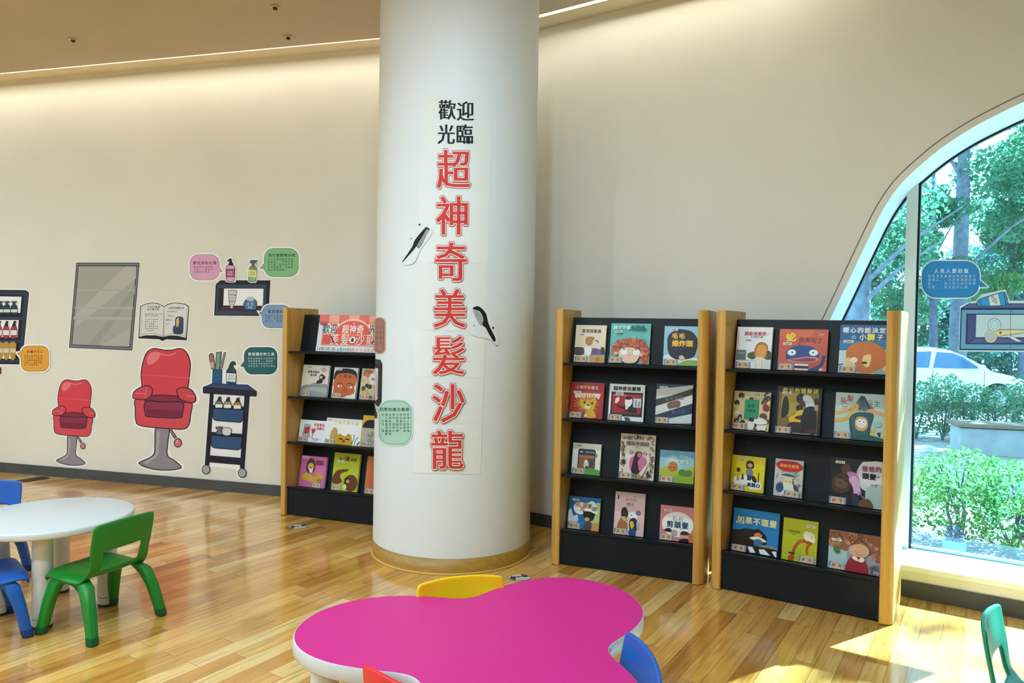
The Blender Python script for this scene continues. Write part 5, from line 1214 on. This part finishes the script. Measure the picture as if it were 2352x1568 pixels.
hedge('dark green hedge beyond the paving, in front of the white car', (2.9, 12.3), (10.4, 9.3), 0.95, 0.9, 36000, LF[3], 9, 0.024)
# flower pot by the glass
p = arc(3.03, 0.66)
t = thing('plant_pot', 'pale blue plant pot with a dark plant standing against the window outside', 'plant pot', (p.x, p.y, gz(p.y)))
q = MB(); q.lathe([(0.05, 0), (0.062, 0.235), (0.066, 0.24), (0.058, 0.24), (0.055, 0.22)], M('#4f88ae', 0.5), 24); q.build('pot', t)
q = leaf_cloud([(0, 0, 0.265, .05, .05, .05)], 90, 0.017, M('#24506a', 0.7), 2); q.build('plant', t)

# car
def make_car():
    t = thing('car', 'white car parked behind the outer hedge', 'car', (9.67, 17.4, -0.36), math.radians(-3))
    WC_ = M('#f2f4f5', 0.2, 0.6, coat=1.0); GL_ = M('#3a6f96', 0.08, 0.8); RUB = M('#1c1e20', 0.7); RIM = M('#b8bcc0', 0.3)
    # side outline (x forward) of lower body and of the cabin
    body = smooth(nums('-2.2 0.45 -2.22 0.7 -2.15 0.92 -1.6 0.98 -0.4 1.0 0.75 0.98 1.3 0.93 1.85 0.80 2.12 0.66 2.18 0.48 2.1 0.28 1.2 0.22 -1.2 0.22 -2.1 0.28'), 4)
    q = MB(); rings = []
    for yy, sc_ in ((-0.86, 0.955), (-0.82, 0.985), (-0.6, 1.0), (0.6, 1.0), (0.82, 0.985), (0.86, 0.955)):
        rings.append([(x * sc_, yy, 0.6 + (z - 0.6) * (sc_ if abs(yy) > .7 else 1)) for x, z in body])
    q.loft(rings, WC_, smooth=True); q.build('body', t)
    cab = smooth(nums('-1.75 0.95 -1.45 1.22 -1.0 1.40 -0.4 1.455 0.2 1.44 0.62 1.33 1.05 1.10 1.28 0.94'), 4, False)
    q = MB(); rings = []
    for yy, sc_, dz in ((-0.74, 0.86, 0.03), (-0.66, 0.96, 0.01), (-0.5, 1.0, 0), (0.5, 1.0, 0), (0.66, 0.96, 0.01), (0.74, 0.86, 0.03)):
        rings.append([(x * (0.94 + 0.06 * sc_), yy if z > 1.2 else math.copysign(abs(yy) + 0.10 * (1.25 - z), yy), 0.93 + (z - 0.93) * sc_) for x, z in cab])
    q.loft(rings, WC_, smooth=True, closed=False, caps=True); q.build('roof', t)
    def side(pts, y, name):
        q = MB(); pts = nums(pts); yf = lambda z: -(y + 0.10 * max(1.25 - z, 0))
        vs = [(x, yf(z), z) for x, z in pts] + [(x, yf(z) + 0.03, z) for x, z in pts]; n = len(pts)
        q.add(vs, [tuple(range(n)), tuple(n + i for i in range(n))[::-1]] + [(i, n + i, n + (i + 1) % n, (i + 1) % n) for i in range(n)], GL_); q.build(name, t)
    side('-0.02 0.99 1.02 0.99 0.66 1.24 0.40 1.33 0.06 1.35', 0.752, 'window'); side('-0.12 0.99 -1.12 0.99 -1.10 1.24 -0.9 1.32 -0.06 1.36', 0.752, 'window'); side('-1.2 1.0 -1.55 1.0 -1.4 1.15 -1.2 1.24', 0.752, 'window')
    for x in (-1.32, 1.36):
        for sy in (-1, 1):
            def cyl(r, y0, y1, mt_, nm, par=None):
                q = MB(); q.loft([[(x + r * math.cos(2 * PI * k / 28), yy, 0.315 + r * math.sin(2 * PI * k / 28)) for k in range(28)] for yy in (y0, y1)], mt_, smooth=True)
                return q.build(nm, par or t)
            cyl(0.36, sy * 0.80, sy * 0.872, RUB, 'wheel_arch'); wl = cyl(0.31, sy * 0.70, sy * 0.885, RUB, 'wheel')
            cyl(0.20, sy * 0.86, sy * 0.893, RIM, 'rim', wl)
    for sy in (-1, 1):
        q = MB(); q.loft([[(0.98 + 0.05 * k, sy * (0.86 + 0.12 * f), 0.98 + 0.07 * math.sin(a)) if False else (0.95 + 0.07 * math.cos(a) * g_, sy * (0.84 + 0.17 * f), 1.03 + 0.06 * math.sin(a) * g_) for a in [2 * PI * i / 14 for i in range(14)]] for k, f, g_ in ((0, 0, .5), (1, .4, 1), (1, .85, 1), (0, 1, .6))], WC_); q.build('wing_mirror', t)
        q = MB(); q.box(-0.35, sy * 0.865 - 0.008, 0.80, -0.17, sy * 0.865 + 0.012, 0.825, M('#dfe4e6', 0.3)); q.build('door_handle', t)
    for sy in (-1, 1):
        q = MB(); q.box(1.86, sy * 0.72 - 0.1, 0.60, 2.10, sy * 0.72 + 0.1, 0.72, M('#cfdbe2', 0.1, 0.8)); q.build('headlamp', t, bevel=0.03)
    for z in (1.0, 0.99):
        pass
    q = MB(); q.box(-0.075, -0.868, 0.36, -0.07, -0.862, 0.97, RUB); q.box(1.06, -0.868, 0.50, 1.065, -0.862, 0.95, RUB); q.build('door_seam', t)
make_car()

# trees
def tree(label, px, Y, hgt, rad, mats, bark, crown, nleaf, leaf, seed, fork=None, lean=0.0):
    base = at_px(px, Y); t = thing('tree', label, 'tree', base, 0.0)
    rnd = random.Random(seed); q = MB()
    q.tube([(0, 0, -0.05), (lean * .3, 0.02, hgt * .3), (lean * .7, -0.03, hgt * .6), (lean, 0, hgt * .95)], [rad * 1.15, rad, rad * .8, rad * .35], bark, 10)
    for i in range(7):
        z = hgt * rnd.uniform(.30, .8); a = rnd.uniform(0, 6.28); L = hgt * rnd.uniform(.16, .30); x0 = lean * z / hgt
        q.tube([(x0, 0, z), (x0 + L * .5 * math.cos(a), L * .5 * math.sin(a), z + L * .45), (x0 + L * math.cos(a), L * math.sin(a), z + L * .75)], [rad * .24, rad * .15, rad * .05], bark, 6)
    q.build('trunk', t)
    blobs = []
    for (x, z, rx, rz_) in crown:
        for _ in range(4): blobs.append((x + rnd.uniform(-.5, .5) * rx, rnd.uniform(-.8, .8) * rx, z + rnd.uniform(-.4, .4) * rz_, rx * rnd.uniform(.45, .8), rx * rnd.uniform(.5, .8), rz_ * rnd.uniform(.4, .75)))
    leaf_cloud(blobs, nleaf, leaf, mats, seed + 1).build('foliage', t)
    return t
tree('stout grey tree trunk standing close, seen in the narrow pane beside the mullion', 1968, 14.5, 7.0, 0.24, LF[0], BARK[0], [(0.5, 4.6, 1.3, 1.0), (-0.6, 5.6, 1.4, 1.2), (0.9, 3.5, 0.8, 0.7)], 6300, 0.066, 1)
tree('tall tree with a thick straight trunk behind the car', 2200, 22.0, 10.5, 0.22, LF[3], BARK[0], [(1.6, 6.8, 1.7, 1.3), (-0.2, 8.2, 1.8, 1.2), (2.4, 5.2, 1.2, 1.0), (-1.4, 5.6, .8, .7)], 10920, 0.079, 2)
tree('slender forked tree between the mullion and the thick trunk', 2148, 21.0, 7.0, 0.11, LF[0], BARK[1], [(-0.9, 4.2, .9, .8), (0.6, 3.4, .8, .6), (-1.2, 2.8, .8, .6), (0.2, 5.2, .7, .5)], 5460, 0.073, 3, lean=-0.2)
tree('thin dark trunked tree above the window decal shelf', 2318, 25.0, 9.0, 0.09, LF[3], BARK[1], [(-0.2, 5.6, 1.8, 1.3), (0.9, 4.2, 1.5, 1.0), (-0.9, 3.6, 1.2, .8), (0.4, 7.4, 1.6, 1.1)], 11760, 0.079, 4)
tree('thin tree at the frame edge behind the window decal shelf', 2347, 24.0, 9.0, 0.11, LF[1], BARK[1], [(0.8, 5.8, 1.6, 1.2), (-0.2, 3.4, 1.0, .7), (0.6, 7.8, 1.6, 1.1)], 7560, 0.079, 5, lean=0.3)
tree('distant leafy tree in the gap left of the mullion', 2040, 27.0, 8.0, 0.12, LF[3], BARK[0], [(0.2, 5.0, 1.4, 1.1), (-0.9, 3.6, 1.3, 1.0), (0.8, 2.8, 1.2, .8)], 8820, 0.086, 6)
tree('distant dark tree low between the trunks', 2120, 31.0, 6.5, 0.13, LF[2], BARK[1], [(-0.5, 3.0, 1.7, 1.2), (1.4, 2.6, 1.8, 1.2), (0.4, 1.4, 2.0, .9)], 10920, 0.086, 7)
tree('distant dark tree behind the thin trunks', 2270, 33.0, 7.5, 0.13, LF[2], BARK[1], [(0.2, 3.4, 2.2, 1.3), (2.0, 2.4, 2.0, 1.2), (-1.6, 1.8, 2.0, 1.0), (1.0, 5.2, 1.8, 1.1)], 12600, 0.092, 8)
tree('distant pale green tree closing the view behind the others', 2400, 36.0, 11.0, 0.18, LF[0], BARK[0], [(-1.2, 6.5, 2.4, 1.6), (1.0, 8.2, 2.4, 1.6), (-2.6, 4.2, 2.0, 1.3), (0.5, 3.2, 2.4, 1.3)], 13650, 0.099, 10)
hedge('low dark shrubs along the far side of the street', (9.5, 26.5), (21.5, 24.5), 1.5, 1.6, 9000, LF[2], 17, 0.085, name='shrub_row')
# tree beside the building whose crown dapples the sunlight
b_ = Vector((10.9, 7.0, gz(7)))
t = thing('tree', 'tall thin tree beside the building that dapples the sun on the floor', 'tree', b_)
q = MB(); q.tube([(0, 0, 0), (-0.1, 0.1, 4), (-0.7, 0.5, 8), (-1.2, 0.9, 10.5)], [0.14, 0.11, 0.07, 0.03], BARK[0], 10); q.build('trunk', t)
leaf_cloud([(-0.7, 1.6, 10.4, 1.2, 1.2, 1.1), (0.2, 0.2, 10.5, 1.0, 1.0, 1.0), (-1.7, 3.0, 10.6, 1.1, 1.1, 1.0), (-0.9, 1.2, 11.8, 1.3, 1.3, .8), (0.7, -0.8, 10.9, 1.0, 1.0, .8)], 1500, 0.13, LF[0], 44).build('foliage', t)

# trees above the window head: out of sight from the room, they shade the paving, the hedges and the car
def canopy(label, x, y, hgt, crown, n, seed):
    t = thing('tree', label, 'tree', (x, y, gz(y)))
    q = MB(); q.tube([(0, 0, 0), (.1, .05, hgt * .4), (0, .1, hgt * .7), (.1, 0, hgt)], [.2, .17, .12, .04], BARK[0], 10); q.build('trunk', t)
    leaf_cloud(crown, n, 0.12, LF[0], seed).build('foliage', t)
canopy('unseen broad tree added beside the building to shade the far end of the window', 9.2, 5.0, 8.5, [(0, 0, 6.4, 1.7, 1.7, 1.4), (0.6, -1.2, 7.2, 1.5, 1.5, 1.2), (-0.3, -0.6, 5.2, 1.3, 1.3, .9)], 4500, 71)  # added only to keep sun off the unseen floor on the right
canopy('tall tree along the path whose crown shades the paving', 12.6, 12.0, 10.0, [(0, 0, 8.0, 2.2, 2.0, 1.2), (-1.6, 1.0, 7.6, 1.6, 1.6, 1.0), (1.2, -1.2, 8.6, 1.6, 1.6, 1.0)], 3600, 72)
canopy('tall tree behind the path whose crown shades the outer hedge', 15.5, 15.0, 10.5, [(0, 0, 8.6, 2.2, 2.2, 1.3), (-1.8, 1.4, 8.0, 1.8, 1.8, 1.1), (1.0, 1.6, 9.2, 1.8, 1.8, 1.0)], 3800, 73)
canopy('tall tree by the street whose crown shades the white car', 19.5, 22.0, 12.0, [(0, 0, 9.6, 2.6, 2.6, 1.4), (-2.4, 0.6, 9.0, 2.0, 2.0, 1.2), (1.6, 2.0, 10.0, 2.0, 2.0, 1.2)], 4200, 74)
